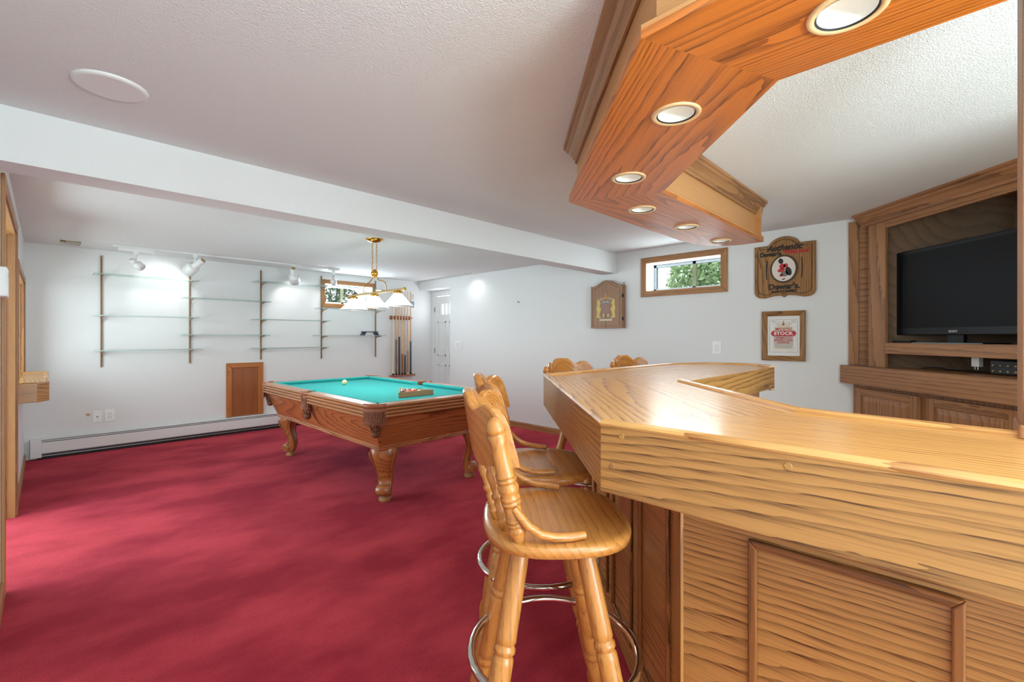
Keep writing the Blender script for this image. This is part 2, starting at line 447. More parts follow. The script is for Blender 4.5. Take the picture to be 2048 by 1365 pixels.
def casing(name, parent, axis, at, face, hole, wd, th, mats, sides='lrtb'):
    """flat mitred boards round an opening; face = +1/-1 is the way they stand proud"""
    u0, u1, z0, z1 = hole
    q = {'l': [(u0-wd, z0-wd), (u0, z0), (u0, z1), (u0-wd, z1+wd)], 'r': [(u1, z0), (u1+wd, z0-wd), (u1+wd, z1+wd), (u1, z1)],
         't': [(u0, z1), (u1, z1), (u1+wd, z1+wd), (u0-wd, z1+wd)], 'b': [(u0-wd, z0-wd), (u1+wd, z0-wd), (u1, z0), (u0, z0)]}
    for s in sides:
        P = q[s]
        if 'b' not in sides and s in 'lr':
            P = [(p[0], max(p[1], z0)) for p in P]
            if s == 'l': P[0] = (u0-wd, z0)
            else: P[1] = (u1+wd, z0)
        k = 0 if s in 'lr' else 1
        if axis == 'X':
            M = Matrix(((0, 0, face, at), (1, 0, 0, 0), (0, 1, 0, 0), (0, 0, 0, 1))); m = mats['Z'] if k == 0 else mats['Y']
        else:
            M = Matrix(((1, 0, 0, 0), (0, 0, face, at), (0, 1, 0, 0), (0, 0, 0, 1))); m = mats['Z'] if k == 0 else mats['X']
        mb = MB().prism(P, 0, th, M)
        if M.to_3x3().determinant() < 0: mb.f = [tuple(reversed(f)) for f in mb.f]
        obj('casing_board', mb, m, parent, bevel=.004)

def liner(parent, axis, a0, a1, hole, t, mat):
    u0, u1, z0, z1 = hole
    for a in ((u0-t, u0, z0-t, z1+t), (u1, u1+t, z0-t, z1+t), (u0, u1, z1, z1+t), (u0, u1, z0-t, z0)):
        if axis == 'X': bx('reveal_board', (a0, a[0], a[2]), (a1, a[1], a[3]), mat, parent)
        else: bx('reveal_board', (a[0], a0, a[2]), (a[1], a1, a[3]), mat, parent)

M_ALU = plain('window_aluminium', lin(150, 156, 160), .4, .5)
M_REVEAL = plain('reveal_paint', lin(232, 222, 212), .5)
def window(n, axis, hole, at, depth, div, face):
    w = bpy.data.objects.new('window_%d' % n, None); COL.objects.link(w); w['kind'] = 'structure'
    casing('casing_board', w, axis, at, face, hole, .066, .018, TRIM)
    s = -face
    h = (hole[0]+.004, hole[1]-.004, hole[2]+.004, hole[3]-.004)
    u0, u1, z0, z1 = h
    P = lambda a, u, z: (a, u, z) if axis == 'X' else (u, a, z)
    d0, d1 = at + s*depth, at + s*(depth+.04)
    fw = .028
    for (a, b_, c, d) in ((u0, u0+fw, z0, z1), (u1-fw, u1, z0, z1), (u0, u1, z0, z0+fw), (u0, u1, z1-fw, z1)):
        bx('sash_bar', P(d0, a, c), P(d1, b_, d), M_ALU, w)
    um = u0 + (u1-u0)*div
    bx('mullion', P(d0, um-.018, z0), P(d1, um+.018, z1), plain('mullion_metal', lin(110, 112, 84), .5), w)
    for a, b_ in ((u0+fw, um-.018), (um+.018, u1-fw)):
        bx('pane', P(d0+s*.016, a, z0+fw), P(d0+s*.022, b_, z1-fw), M_GLASS, w)
    return w
window(1, 'X', W1, XW, .17, .42, -1)
window(2, 'Y', W2, YB, .12, .42, -1)
w3 = bpy.data.objects.new('window_3', None); COL.objects.link(w3); w3['kind'] = 'structure'  # unseen glazed opening, added to give the rear fill a source
for x in (-.5, 1.07, 2.64):
    bx('frame_bar', (x, -3.47, .1), (x+.06, -3.42, 2.15), M_WHITE, w3)

# white exterior door in the recess
dr = bpy.data.objects.new('door_1', None); COL.objects.link(dr); dr['kind'] = 'structure'
lights = (6.32, 6.74, 1.70, 1.90)
slab('door_leaf', 'X', 5.03, 5.07, 6.14, 6.91, .01, 2.03, [(lights[0], lights[1], lights[2], lights[3])], M_WHITE, None, dr)
casing('casing', dr, 'X', 5.02, -1, (6.12, 6.93, 0, 2.05), .055, .016, {'Z': M_WHITE, 'Y': M_WHITE}, 'lt')
bx('jamb', (5.02, 6.91, 0), (5.10, 6.93, 2.05), M_WHITE, dr)
for k in range(4):
    y0 = lights[0] + k*.105
    bx('pane', (5.045, y0+.008, lights[2]), (5.05, y0+.097, lights[3]), M_GLASS, dr)
for k in range(5):
    y0 = lights[0] + k*.105
    bx('muntin', (5.027, y0-.008, lights[2]), (5.06, y0+.008, lights[3]), M_WHITE, dr)
for (a, b_) in ((6.24, 6.48), (6.58, 6.82)):
    for (z0, z1) in ((.95, 1.58), (.18, .80)):
        mb = MB()
        for (p, q, r_, s_) in ((a, b_, z0, z0+.03), (a, b_, z1-.03, z1), (a, a+.03, z0, z1), (b_-.03, b_, z0, z1)):
            mb.box((5.022, p, r_), (5.031, q, s_))
        mb.box((5.026, a+.06, z0+.06), (5.031, b_-.06, z1-.06))
        obj('panel_moulding', mb, M_WHITE, dr, bevel=.004)
for z in (.3, 1.0, 1.75):
    bx('hinge', (5.018, 6.905, z), (5.03, 6.925, z+.09), M_GREY, dr)

# doorway in the left wall: dark oak jambs and casings
d2 = bpy.data.objects.new('door_2', None); COL.objects.link(d2); d2['kind'] = 'structure'
casing('casing', d2, 'X', XL, 1, (3.45, 4.87, 0, 2.05), .065, .016, TRIM, 'lrt')
bx('jamb', (XL-.13, 4.85, 0), (XL+.004, 4.869, 2.05), TRIM['Z'], d2)
bx('jamb', (XL-.13, 3.451, 0), (XL+.004, 3.47, 2.05), TRIM['Z'], d2)
bx('head_jamb', (XL-.13, 3.47, 2.03), (XL+.004, 4.85, 2.049), TRIM['Y'], d2)
bx('door_stop', (XL-.08, 4.84, 0), (XL-.045, 4.85, 2.03), TRIM['Z'], d2)
# pass-through with an oak ledge
t1 = bpy.data.objects.new('trim_1', None); COL.objects.link(t1); t1['kind'] = 'structure'
casing('casing', t1, 'X', XL, 1, (5.12, 6.70, .94, 1.84), .05, .016, TRIM, 'lrt')
bx('jamb', (XL-.13, 6.68, .81), (XL+.004, 6.719, 1.859), TRIM['Z'], t1)
bx('jamb', (XL-.13, 5.101, .81), (XL+.004, 5.12, 1.859), TRIM['Z'], t1)
bx('head_jamb', (XL-.13, 5.12, 1.82), (XL+.004, 6.70, 1.859), TRIM['Y'], t1)
mb = MB()
for k in range(30):
    z = .98 + k*.028
    mb.box((XL-.10, 6.665, z), (XL-.02, 6.682, z+.016))
obj('louvre', mb, TRIM['Z'], t1)

lg = thing('pass_through_ledge', 'oak ledge with raised lip under the pass-through opening in the left wall', 'ledge')
outl = [(XL+.002, 5.004), (-.047, 5.004), (.018, 5.12), (.018, 6.596), (XL+.002, 6.596)]
bx('sill', (XL-.119, 5.121, .81), (XL-.001, 6.679, .936), TRIM['Y'], t1)
seg_prism('top', outl, .912, .938, R(90), BAR['X'], lg)
strips('apron', [(XL+.001, 5.0), (-.045, 5.0), (.022, 5.12), (.022, 6.60), (XL+.001, 6.60)], [(-.022, .80), (0, .80), (0, .936), (-.022, .936)], BAR['X'], lg, side=-1)
strips('lip', [(XL+.001, 5.0), (-.045, 5.0), (.022, 5.12), (.022, 6.60), (XL+.001, 6.60)], [(-.03, .936), (.002, .936), (.002, .945), (-.008, .952), (-.024, .950), (-.03, .946)], BAR['X'], lg, side=-1)
p = on_x(18, 562, XL+.03)
th = thing('thermostat', 'small white thermostat on the left wall beside the oak door casing', 'thermostat', (XL, p.y, 1.56))
bx('housing', (0, -.14, -.07), (.03, 0, .07), M_PLASTIC, th, .006)
bx('cover_slot', (.03, -.12, .035), (.031, -.02, .04), M_GREY, th)

# long baseboard heater on the back wall
ht = thing('baseboard_heater', 'long white enamelled baseboard heater along the back wall', 'heater', (0, YB, 0))
x0, x1 = -.112, 4.02
bx('back_plate', (x0, -.012, .03), (x1, 0, .20), M_HEATER, ht)
obj('top_hood', MB().prism([(-.012, .200), (-.012, .215), (-.055, .213), (-.062, .206), (-.055, .203)], x0+.05, x1, Matrix(((0,0,1,0),(1,0,0,0),(0,1,0,0),(0,0,0,1)))), M_HEATER, ht)
bx('fins', (x0+.06, -.055, .04), (x1-.01, -.012, .18), plain('heater_fins', lin(120, 120, 122), .5, .5), ht)
bx('damper', (x0+.05, -.066, .186), (x1, -.058, .194), M_HEATER, ht)
bx('front_cover', (x0+.05, -.072, .062), (x1, -.064, .178), M_HEATER, ht, .004)
bx('bottom_gap', (x0+.05, -.060, .004), (x1, -.02, .05), M_DARK, ht)
bx('lower_lip', (x0+.05, -.070, .030), (x1, -.060, .040), M_GREY, ht)
bx('end_cap', (x0, -.078, .02), (x0+.085, 0, .217), M_HEATER, ht, .005)

# outlets, patches and switches
def plate(name, label, cat, P, face, w, h, kind):
    t = thing(name, label, cat, P, R(0 if face == 'Y' else -90))   # local -Y faces the room
    bx('cover_plate', (-w/2, -.008, -h/2), (w/2, 0, h/2), M_PLASTIC, t, .002)
    if kind == 'jack':
        obj('jack', MB().lathe([(.009, 0), (.009, .004), (.004, .004)], 12, Matrix.Translation((0, -.006, 0)) @ Matrix.Rotation(R(90), 4, 'X')), M_GREY, t)
        for s in (-1, 1):
            obj('screw', MB().lathe([(.004, 0), (.003, .002)], 8, Matrix.Translation((0, -.006, s*.045)) @ Matrix.Rotation(R(90), 4, 'X')), M_GREY, t)
    elif kind == 'quad':
        for sx in (-.02,):
            pass
        bx('receptacle', (-.026, -.009, -.05), (.026, -.006, .05), M_PLASTIC, t, .002)
        mb = MB()
        for z in (-.028, .012):
            mb.box((-.014, -.010, z), (-.009, -.0088, z+.016)); mb.box((.009, -.010, z), (.014, -.0088, z+.016)); mb.box((-.004, -.010, z-.010), (.004, -.0088, z-.004))
        obj('slots', mb, M_GREY, t)
    else:
        for k in range(kind):
            xo = (k-(kind-1)/2)*.046
            bx('rocker', (xo-.016, -.014, -.034), (xo+.016, -.008, .034), M_WHITE, t, .003)
    return t
plate('cable_outlet', 'white cable jack wall plate above the heater', 'outlet', (.413, YB, .392), 'Y', .078, .125, 'jack')
plate('power_outlet', 'white double power outlet above the heater beside the jack plate', 'outlet', (.520, YB, .397), 'Y', .09, .135, 'quad')
plate('light_switch', 'white single rocker light switch below the high window near the bar', 'light switch', (XW, 1.755, 1.19), 'X', .085, .128, 1)
plate('switch_plate', 'wide white plate of three rocker switches beside the white door', 'light switch', (XW, 5.89, 1.165), 'X', .20, .125, 3)
bx('bare_patch', (.318, YB-.003, .41), (.352, YB-.0005, .437), plain('torn_paper', lin(196, 168, 122), .9, var=.3, bscale=60), label='small torn tan patch of bare wallboard beside the jack plate', cat='patch')
obj('wall_nail', MB().rod((XW, 4.508, 1.79), (XW-.035, 4.508, 1.80), [(.006, 0), (.006, .85), (.012, .86), (.012, 1)], 8), M_GREY, label='small metal hook left in the bare white right wall', cat='hook')

# hole in the ceiling with the laths showing, plaster patch beside it
hole = thing('ceiling_hole', 'ragged hole in the ceiling with bare wood showing', 'hole', (0, 0, 0))
M_LATH = plain('bare_lath', lin(168, 130, 74), .9, var=.4, bscale=40)
for k, (a, b_) in enumerate(((6.55, 6.66), (6.685, 6.76), (6.80, 6.90))):
    bx('lath', (.08, a, ZC+.03), (.29, b_, ZC+.06), M_LATH, hole)
bx('torn_board', (.15, 6.70, ZC+.006), (.262, 6.79, ZC+.022), plain('torn_board', lin(206, 196, 176), .9), hole)
bx('plaster_patch', (.348, 6.30, ZC-.003), (.62, 6.39, ZC+.001), M_WHITE, label='smooth white plaster patch on the ceiling beside the track', cat='patch')

# round blank cover on the near ceiling
cp = on_z(222, 173, ZC)
cv = thing('ceiling_cover', 'large round white blank cover on the ceiling in front of the beam', 'ceiling cover', (cp.x, cp.y, ZC))
obj('flange', MB().lathe([(.118, 0), (.118, -.004), (.108, -.010), (.098, -.010)], 40), M_WHITE, cv)
obj('disc', MB().lathe([(.098, 0), (.098, -.006), (.0, -.006)], 40), M_WHITE, cv)

def downlight(loc, r, label, ring_mat, power, group, ridges=True, spread=110, color=(1, .9, .76), blend=.6):
    t = thing('recessed_light', label, 'recessed light', loc, 0, group)
    obj('trim_ring', MB().lathe([(r*1.28, .0005), (r*1.28, -.003), (r*1.22, -.006), (r*1.0, -.004), (r*.985, .0005)], 36, caps=False), ring_mat, t)
    obj('gap_ring', MB().lathe([(r*1.0, -.0045), (r*.94, -.001)], 36, caps=False), M_DARK, t)
    prof = [(r*.97, .0)]
    for k in range(10):
        z = .004 + k*.006
        prof += [(r*(.97-.02*k), z), (r*(.955-.02*k), z+.003)]
    prof.append((r*.5, .066))
    obj('baffle', MB().lathe(prof, 32, caps=False), M_BAFFLE, t)
    obj('bulb', MB().lathe([(.001, .052), (r*.45, .052), (r*.62, .060)], 24, caps=False), M_LENS, t)
    l = lamp('recessed_lamp', 'SPOT', (0, 0, -.012), power, color, (0, 0, 0), spot_size=R(spread), spot_blend=blend, shadow_soft_size=r*.6)
    l.parent = t
    return t
dp = on_z(938, 547, ZC)
downlight((XW-.20, 5.42, ZC), .062, 'white recessed downlight in the ceiling close to the right wall', M_WHITE, 6, None, spread=150, blend=1.0, color=(.95, .97, .95))
def cut_round(o, spots, z0, z1):
    """cut round holes (given in the room's coordinates) through a flat board"""
    mb = MB()
    for x, y, r in spots:
        mb.prism(arc(x, y, r, 0, 351, 39), z0, z1)
    c = obj('cutter', mb, M_DARK)
    b = o.modifiers.new('cut', 'BOOLEAN'); b.object = c; b.operation = 'DIFFERENCE'; b.solver = 'EXACT'
    bpy.context.view_layer.update()
    dg = bpy.context.evaluated_depsgraph_get()
    me = bpy.data.meshes.new_from_object(o.evaluated_get(dg))
    o.modifiers.clear(); old = o.data; o.data = me; bpy.data.meshes.remove(old)
    cm = c.data; bpy.data.objects.remove(c); bpy.data.meshes.remove(cm)

# ---------------------------------------------------------------- the bar
ZB = 1.08
O0, O1, O2 = (.978, -.6), (.978, .643), (1.968, 1.675)
I0, I1, I2 = (1.455, -.6), (1.555, .325), (2.185, .962)
END = [(3.30, 1.675), (3.48, 1.655), (3.64, 1.59), (3.76, 1.49), (3.84, 1.36), (3.87, 1.20), (3.83, 1.08), (3.68, .956)]
AB = math.atan2(O2[1]-O1[1], O2[0]-O1[0])
top = thing('bar_worktop', 'glossy golden oak bar top bent in three runs with raised edge lip', 'worktop')
seg_prism('top_board', [O0, O1, I1, I0], ZB-.03, ZB, R(90), TOP['X'], top)
seg_prism('top_board', [O1, O2, I2, I1], ZB-.03, ZB, AB, TOP['X'], top)
seg_prism('top_board', [O2] + END + [I2], ZB-.03, ZB, 0, TOP['X'], top)
LIP = [(-.034, ZB-.001), (.004, ZB-.001), (.006, ZB+.004), (.002, ZB+.010), (-.010, ZB+.013), (-.026, ZB+.011), (-.034, ZB+.006)]
OUT = [O0, O1, O2] + END
strips('edge_lip', OUT, LIP, TOP['X'], top, side=1)
strips('edge_lip', [I0, I1, I2], LIP, TOP['X'], top, side=-1)
strips('apron_board', OUT, [(-.024, ZB-.168), (-.001, ZB-.168), (.002, ZB-.165), (.002, ZB-.0015), (-.0005, ZB-.0015), (-.0005, ZB-.032), (-.024, ZB-.032)], BAR['X'], top, side=1)
strips('apron_board', [I0, I1, I2, END[-1]], [(-.024, ZB-.15), (.002, ZB-.15), (.002, ZB-.0015), (-.0005, ZB-.0015), (-.0005, ZB-.032), (-.024, ZB-.032)], BAR['X'], top, side=-1)
for (u, v, dark) in ((1243, 874, 0), (1224, 933, 1), (1576, 933, 0)):
    q = on_x(u, v, .976)
    obj('screw_plug', MB().lathe([(.0075, 0), (.0075, .0012), (.006, .0016)], 14, Matrix.Translation(q) @ Matrix.Rotation(R(-90), 4, 'Y')), BAR['Y'] if not dark else CAB['Y'], top)

base = thing('bar_counter', 'panelled oak bar counter standing on the red carpet under the glossy worktop', 'bar counter')
ux, uy = math.cos(AB), math.sin(AB)
bA = .978 + .25
def on_b(x): return O1[1] + .25*(-ux) + (x - (O1[0] + .25*uy)) * uy/ux
bB = (bA, on_b(bA)); yC = 1.675 - .25
bCx = bA + (yC - bB[1]) * ux/uy
body = [(bA+.012, -.6), (bA+.012, bB[1]-.01), (bCx, yC-.012), (3.55, yC-.012), (3.55, 1.02), (2.22, 1.02), (1.52, .33), (1.43, -.6)]
obj('carcass', MB().prism(body, 0, ZB-.031), CAB['Z'], base)
bx('front_sheet', (bA, -.6, .005), (bA+.010, bB[1], ZB-.035), BAR['Y'], base)
Lb = math.hypot(bCx-bB[0], yC-bB[1])
obj('front_sheet', MB().box((0, -.010, .005), (Lb, 0, ZB-.035)), BAR['X'], base, (bB[0], bB[1], 0), (0, 0, AB))
bx('front_sheet', (bCx, yC-.010, .005), (3.55, yC, ZB-.035), BAR['X'], base)
bx('end_sheet', (3.552, 1.02, .005), (3.562, yC, ZB-.035), BAR['Z'], base)
def panel_frame(parent, M, u0, u1, z0, z1, wd, mat, prof=.012, hax='X'):
    """four mitred moulding strips standing proud of a face; M maps (along, up, out) to the room"""
    for (P) in ([(u0, z0), (u0+wd, z0+wd), (u0+wd, z1-wd), (u0, z1)], [(u1-wd, z0+wd), (u1, z0), (u1, z1), (u1-wd, z1-wd)],
                [(u0+wd, z1-wd), (u1-wd, z1-wd), (u1, z1), (u0, z1)], [(u0, z0), (u1, z0), (u1-wd, z0+wd), (u0+wd, z0+wd)]):
        mb = MB().prism(P, 0, prof, M)
        if M.to_3x3().determinant() < 0: mb.f = [tuple(reversed(f)) for f in mb.f]
        vert = abs(P[0][0]-P[3][0]) < 1e-6 or abs(P[1][0]-P[2][0]) < 1e-6
        obj('panel_moulding', mb, mat['Z' if vert else hax], parent, bevel=.004)
MOU = woods('moulding_oak', lin(160, 104, 54), lin(64, 36, 16), rings=50, rough=.4, line=1.0)
MA = Matrix(((0, 0, -1, bA), (1, 0, 0, 0), (0, 1, 0, 0), (0, 0, 0, 1)))
q0 = on_x(1498, 1076, bA); q1 = on_x(1932, 1193, bA)
panel_frame(base, MA, q1.y, q0.y, .12, q0.z, .020, MOU, hax='Y')
panel_frame(base, MA, q1.y-.62, q1.y-.12, .12, q0.z, .020, MOU, hax='Y')
MBm = Matrix(((ux, 0, -uy, bB[0]), (uy, 0, ux, bB[1]), (0, 1, 0, 0), (0, 0, 0, 1)))
npan = 3
for k in range(npan):
    a = .09 + k*(Lb-.09)/npan
    panel_frame(base, MBm, a, a + (Lb-.09)/npan - .09, .12, q0.z, .020, MOU)
obj('corner_post', MB().box((0, .0, .005), (.045, .008, ZB-.17)), BAR['Z'], base, (bB[0], bB[1], 0), (0, 0, AB))

# ---------------------------------------------------------------- oak canopy over the bar
ZK = 2.0
K0, K1, K2 = (.978, -.6), (.978, .534), (1.905, 1.452)
J0, J1, J2 = (1.40, -.6), (1.40, .354), (2.093, 1.030)
KE = [(3.25, 1.452), (3.42, 1.435), (3.56, 1.385), (3.66, 1.30), (3.71, 1.19), (3.70, 1.03)]
AK = math.atan2(K2[1]-K1[1], K2[0]-K1[0])
can = thing('bar_canopy', 'orange oak canopy hung from the ceiling over the bar with crown moulding', 'canopy')
spots = [(1.19, -.30), (1.205, .173), (1.385, .636), (1.796, 1.041), (2.292, 1.246), (2.855, 1.241), (3.445, 1.245)]
HR = .064
b1 = seg_prism('bottom_board', [K0, K1, J1, J0], ZK, ZK+.022, R(90), CAN['X'], can)
b2 = seg_prism('bottom_board', [K1, K2, J2, J1], ZK, ZK+.022, AK, CAN['X'], can)
b3 = seg_prism('bottom_board', [K2] + KE + [J2], ZK, ZK+.022, 0, CAN['X'], can)
cut_round(b1, [(x, y, HR) for x, y in spots[:2]], ZK-.05, ZK+.08)
cut_round(b2, [(x, y, HR) for x, y in spots[2:4]], ZK-.05, ZK+.08)
cut_round(b3, [(x, y, HR) for x, y in spots[4:]], ZK-.05, ZK+.08)
KO = [K0, K1, K2] + KE
KI = [J0, J1, J2, KE[-1]]
NOSE = [(-.05, ZK+.021), (0, ZK+.001), (.004, ZK+.010), (0, ZK+.026), (-.012, ZK+.036), (-.05, ZK+.042)]
NOSE = [(-.06, ZK+.0215), (-.001, ZK+.0215), (.0, ZK+.032), (-.012, ZK+.042), (-.06, ZK+.042)]
FAS = [(-.060, ZK+.041), (-.042, ZK+.041), (-.042, ZC), (-.060, ZC)]
CRN = [(-.043, ZC-.095), (-.030, ZC-.095), (-.028, ZC-.080), (-.020, ZC-.074), (-.014, ZC-.058), (.000, ZC-.040), (.012, ZC-.034), (.016, ZC-.022), (.026, ZC-.018), (.028, ZC-.0005), (-.043, ZC-.0005)]
CANL = woods('canopy_fascia_oak', lin(196, 140, 88), lin(150, 98, 52), rings=14, rough=.4, line=.45, pore=.3)
for pth, sd in ((KO, 1), (KI, -1)):
    strips('nosing', pth, NOSE, CANL['X'], can, side=sd)
    strips('fascia_board', pth, FAS, CANL['X'], can, side=sd)
    strips('crown_moulding', pth, CRN, CAB['X'], can, side=sd)
where = ['over the bar run beside the oak post', 'nearest the oak post with ribbed white baffle', 'in the slanting canopy board closer to the oak post', 'in the slanting canopy board beside the bend above the stools',
         'in the far canopy run beside the bend', 'midway along the far canopy run', 'at the rounded end of the far canopy run']
for (x, y), w in zip(spots, where):
    downlight((x, y, ZK), .058, 'tan-rimmed recessed light ' + w, M_TAN, 4.5, 'recessed lights in the oak canopy', color=(1, .88, .70), spread=130)

pst = thing('bar_post', 'square oak post standing on the bar top at its inner edge', 'post', (1.47, -.097, ZB))
bx('shaft', (0, -.13, .012), (.13, 0, ZC-ZB-.002), CAB['Z'], pst, .004)
bx('plinth', (-.006, -.136, .0), (.136, .006, .03), CAB['X'], pst, .004)

# ---------------------------------------------------------------- bar stools
def make_stool(label):
    t = thing('bar_stool', label, 'bar stool', group='turned oak bar stools around the bar')
    # seat: rounded saddle
    def outl(sx, sy, z, n=44, e=2.7):
        r = []
        for i in range(n):
            a = 2*math.pi*i/n; c, s = math.cos(a), math.sin(a)
            r.append((sx*math.copysign(abs(c)**(2/e), c), sy*math.copysign(abs(s)**(2/e), s), z))
        return r
    zs = .80
    rings = [outl(.185, .206, zs-.038), outl(.198, .222, zs-.030), outl(.202, .226, zs-.014), outl(.198, .222, zs-.003), outl(.184, .206, zs), outl(.13, .15, zs-.006), outl(.06, .07, zs-.010)]
    obj('seat', MB().loft(rings), STOOL['Y'], t)
    obj('swivel', MB().lathe([(.09, zs-.070), (.11, zs-.068), (.11, zs-.038), (.09, zs-.037)], 24), CAB['X'], t)
    LEG = [(.019, 0), (.024, .03), (.026, .10), (.0265, .30), (.027, .32), (.0235, .326), (.0235, .332), (.028, .340), (.028, .352), (.0235, .358), (.0235, .364), (.027, .372), (.0275, .385),
           (.027, .62), (.0275, .64), (.0235, .648), (.0235, .654), (.028, .664), (.028, .676), (.0235, .684), (.0235, .690), (.0265, .70), (.024, .80), (.021, .84), (.018, .86), (.024, .88), (.025, .92), (.018, .97), (.015, 1)]
    for sx in (-1, 1):
        for sy in (-1, 1):
            obj('leg', MB().rod((sx*.080-.018, sy*.086, zs-.035), (sx*.222-.018, sy*.228, .012), LEG, 16), STOOL['Z'], t)
            obj('glide', MB().lathe([(.014, 0), (.016, .006), (.010, .014)], 12, Matrix.Translation((sx*.223-.018, sy*.229, 0))), M_CHROME, t)
    RR = .236
    obj('footrest_ring', MB().tube([(RR*math.cos(2*math.pi*i/40), RR*math.sin(2*math.pi*i/40), .415) for i in range(40)], .0115, 10, True), M_CHROME, t)
    mb = MB()
    for sx in (-1, 1):
        for sy in (-1, 1):
            d = Vector((sx, sy, 0)).normalized()
            mb.rod(d*(RR-.02) + Vector((0, 0, .415)), d*(RR+.016) + Vector((0, 0, .415)), [(.008, 0), (.008, .8), (.005, 1)], 10)
    obj('bolts', mb, M_CHROME, t)
    POST = [(.010, 0), (.013, .02), (.023, .10), (.0235, .13), (.019, .145), (.0235, .155), (.0235, .17), (.019, .178), (.0235, .186), (.0235, .205), (.0205, .22), (.0215, .30), (.0190, .315), (.0245, .325), (.0245, .345), (.0195, .352), (.0245, .36), (.0245, .38),
            (.021, .395), (.026, .43), (.0265, .455), (.022, .485), (.020, .495), (.0255, .505), (.0255, .525), (.020, .533), (.0245, .542), (.0245, .56), (.0215, .575), (.0225, .80), (.0235, .865), (.0195, .875), (.0195, .882), (.0235, .892), (.0225, .925), (.017, .965), (.010, .992), (.002, 1)]
    for sy in (-1, 1):
        obj('back_post', MB().rod((-.112, sy*.180, zs-.006), (-.178, sy*.212, 1.108), POST, 16), STOOL['Z'], t)
        pa = [(-.128, sy*.206, .888), (-.112, sy*.212, .868), (-.092, sy*.212, .845), (-.064, sy*.210, .826), (-.028, sy*.204, .815), (.01, sy*.194, .811), (.048, sy*.182, .810)]
        mb = MB().tube(pa, [.009, .0105, .011, .011, .011, .011, .0105], 10)
        obj('arm_brace', mb, STOOL['X'], t)
    SP = [(.006, 0), (.009, .03), (.015, .14), (.015, .17), (.011, .19), (.015, .21), (.011, .23), (.015, .25), (.011, .28), (.013, .36), (.010, .40), (.015, .44), (.015, .47), (.010, .50), (.012, .58), (.016, .72), (.011, .80), (.014, .84), (.010, .88), (.009, 1)]
    HL = .203
    def crest_x(y): 
        s = min(1, abs(y)/HL); return -.222 + .092*s**2.2
    for y in (-.112, -.040, .040, .112):
        xb = -.166 + .9*y*y*2.0
        obj('spindle', MB().rod((xb, y, zs-.006), (crest_x(y)+.004, y*1.06, 1.0), SP, 10), STOOL['Z'], t)
    # crest rail: bent board with a hump in the middle and rounded scrolled shoulders
    TP = [(0, 1.154), (.24, 1.152), (.36, 1.140), (.46, 1.120), (.53, 1.112), (.60, 1.116), (.70, 1.128), (.79, 1.132), (.88, 1.124), (.94, 1.104), (.98, 1.06), (1, 1.01)]
    def topz(s):
        s = abs(s)
        for (a, za), (b, zb) in zip(TP, TP[1:]):
            if s <= b: return za + (zb-za)*(s-a)/(b-a)
        return TP[-1][1]
    def botz(s):
        s = abs(s); return .985 + .012*math.cos(s*math.pi*2) - .012*s
    def crest_pt(y, z, off):
        return (crest_x(y) - (z-1.0)*.16 + off, y*(1+(z-1.0)*.10), z)
    cols = 49; rings = []
    for i in range(cols):
        s = -1 + 2*i/(cols-1); y = HL*s
        tz, bz = topz(s), min(botz(s), topz(s)-.012); th_ = .0135
        rings.append([crest_pt(y, bz, th_), crest_pt(y, bz+.3*(tz-bz), th_), crest_pt(y, bz+.65*(tz-bz), th_), crest_pt(y, tz-.005, th_), crest_pt(y, tz, th_-.005), crest_pt(y, tz, -th_+.005), crest_pt(y, tz-.005, -th_), crest_pt(y, bz+.65*(tz-bz), -th_), crest_pt(y, bz+.3*(tz-bz), -th_), crest_pt(y, bz, -th_)])
    obj('crest_rail', MB().loft([list(reversed(r)) for r in rings], smooth=False), STOOL['Y'], t)
    mb = MB()
    for sg in (-1, 1):
        for rr in (.036, .027, .018, .009):
            mb.tube([crest_pt(sg*.150 + rr*math.cos(R(-40 + 310*k/14))*1.05, 1.082 + rr*math.sin(R(-40 + 310*k/14)), .0138) for k in range(15)], .0026, 5)
        mb.tube([crest_pt(sg*(.010 + .085*k/10), 1.132 - .05*(k/10)**1.6, .0138) for k in range(11)], .0026, 5)
        mb.tube([crest_pt(sg*(.008 + .075*k/10), 1.112 - .05*(k/10)**1.4, .0138) for k in range(11)], .0022, 5)
    obj('carving', mb, STOOL['Y'], t)
    return t
fb = math.atan2(-ux, uy)          # facing the slanting run of the bar
st = make_stool('oak bar stool at the slanting bar side closer to the panelled corner')
st.location = (1.018, .830, 0); st.rotation_euler = (0, 0, fb + R(2))
dup(st, (1.390, 1.215, 0), fb + R(-2), 'oak bar stool at the slanting bar side closer to the pool table end')
dup(st, (2.45, 1.71, 0), R(-96), 'oak bar stool behind the far bar run beside its bend, back towards the dartboard wall')
dup(st, (3.24, 1.71, 0), R(-97), 'oak bar stool behind the far bar run closer to its rounded end')

# ---------------------------------------------------------------- corner television cabinet
c45 = .7071
CO = Vector((4.656, .526, 0))            # left end of the face on the floor; own X runs along the face, own Y goes in
tv = thing('tv_cabinet', 'tall oak corner cabinet with crown moulding built round the television', 'cabinet', CO, R(225))
LF = 1.42
bx('stile', (0, 0, 1.062), (.163, .022, 2.29), CAB['Z'], tv, .002)
bx('stile', (LF-.163, 0, 1.062), (LF, .022, 2.29), CAB['Z'], tv, .002)
bx('head_rail', (.163, 0, 2.142), (LF-.163, .022, 2.29), CAB['X'], tv, .002)
bx('shelf_rail', (.163, 0, 1.170), (LF-.163, .022, 1.254), CAB['X'], tv, .002)
obj('shelf', MB().prism([(.06, .022), (LF-.06, .022), (LF/2+.14, .52), (LF/2-.14, .52)], 1.235, 1.252), CAB['X'], tv)
obj('deck', MB().prism([(.0, .0), (LF, .0), (LF/2+.12, .56), (LF/2-.12, .56)], 1.040, 1.0605), CAB['X'], tv)
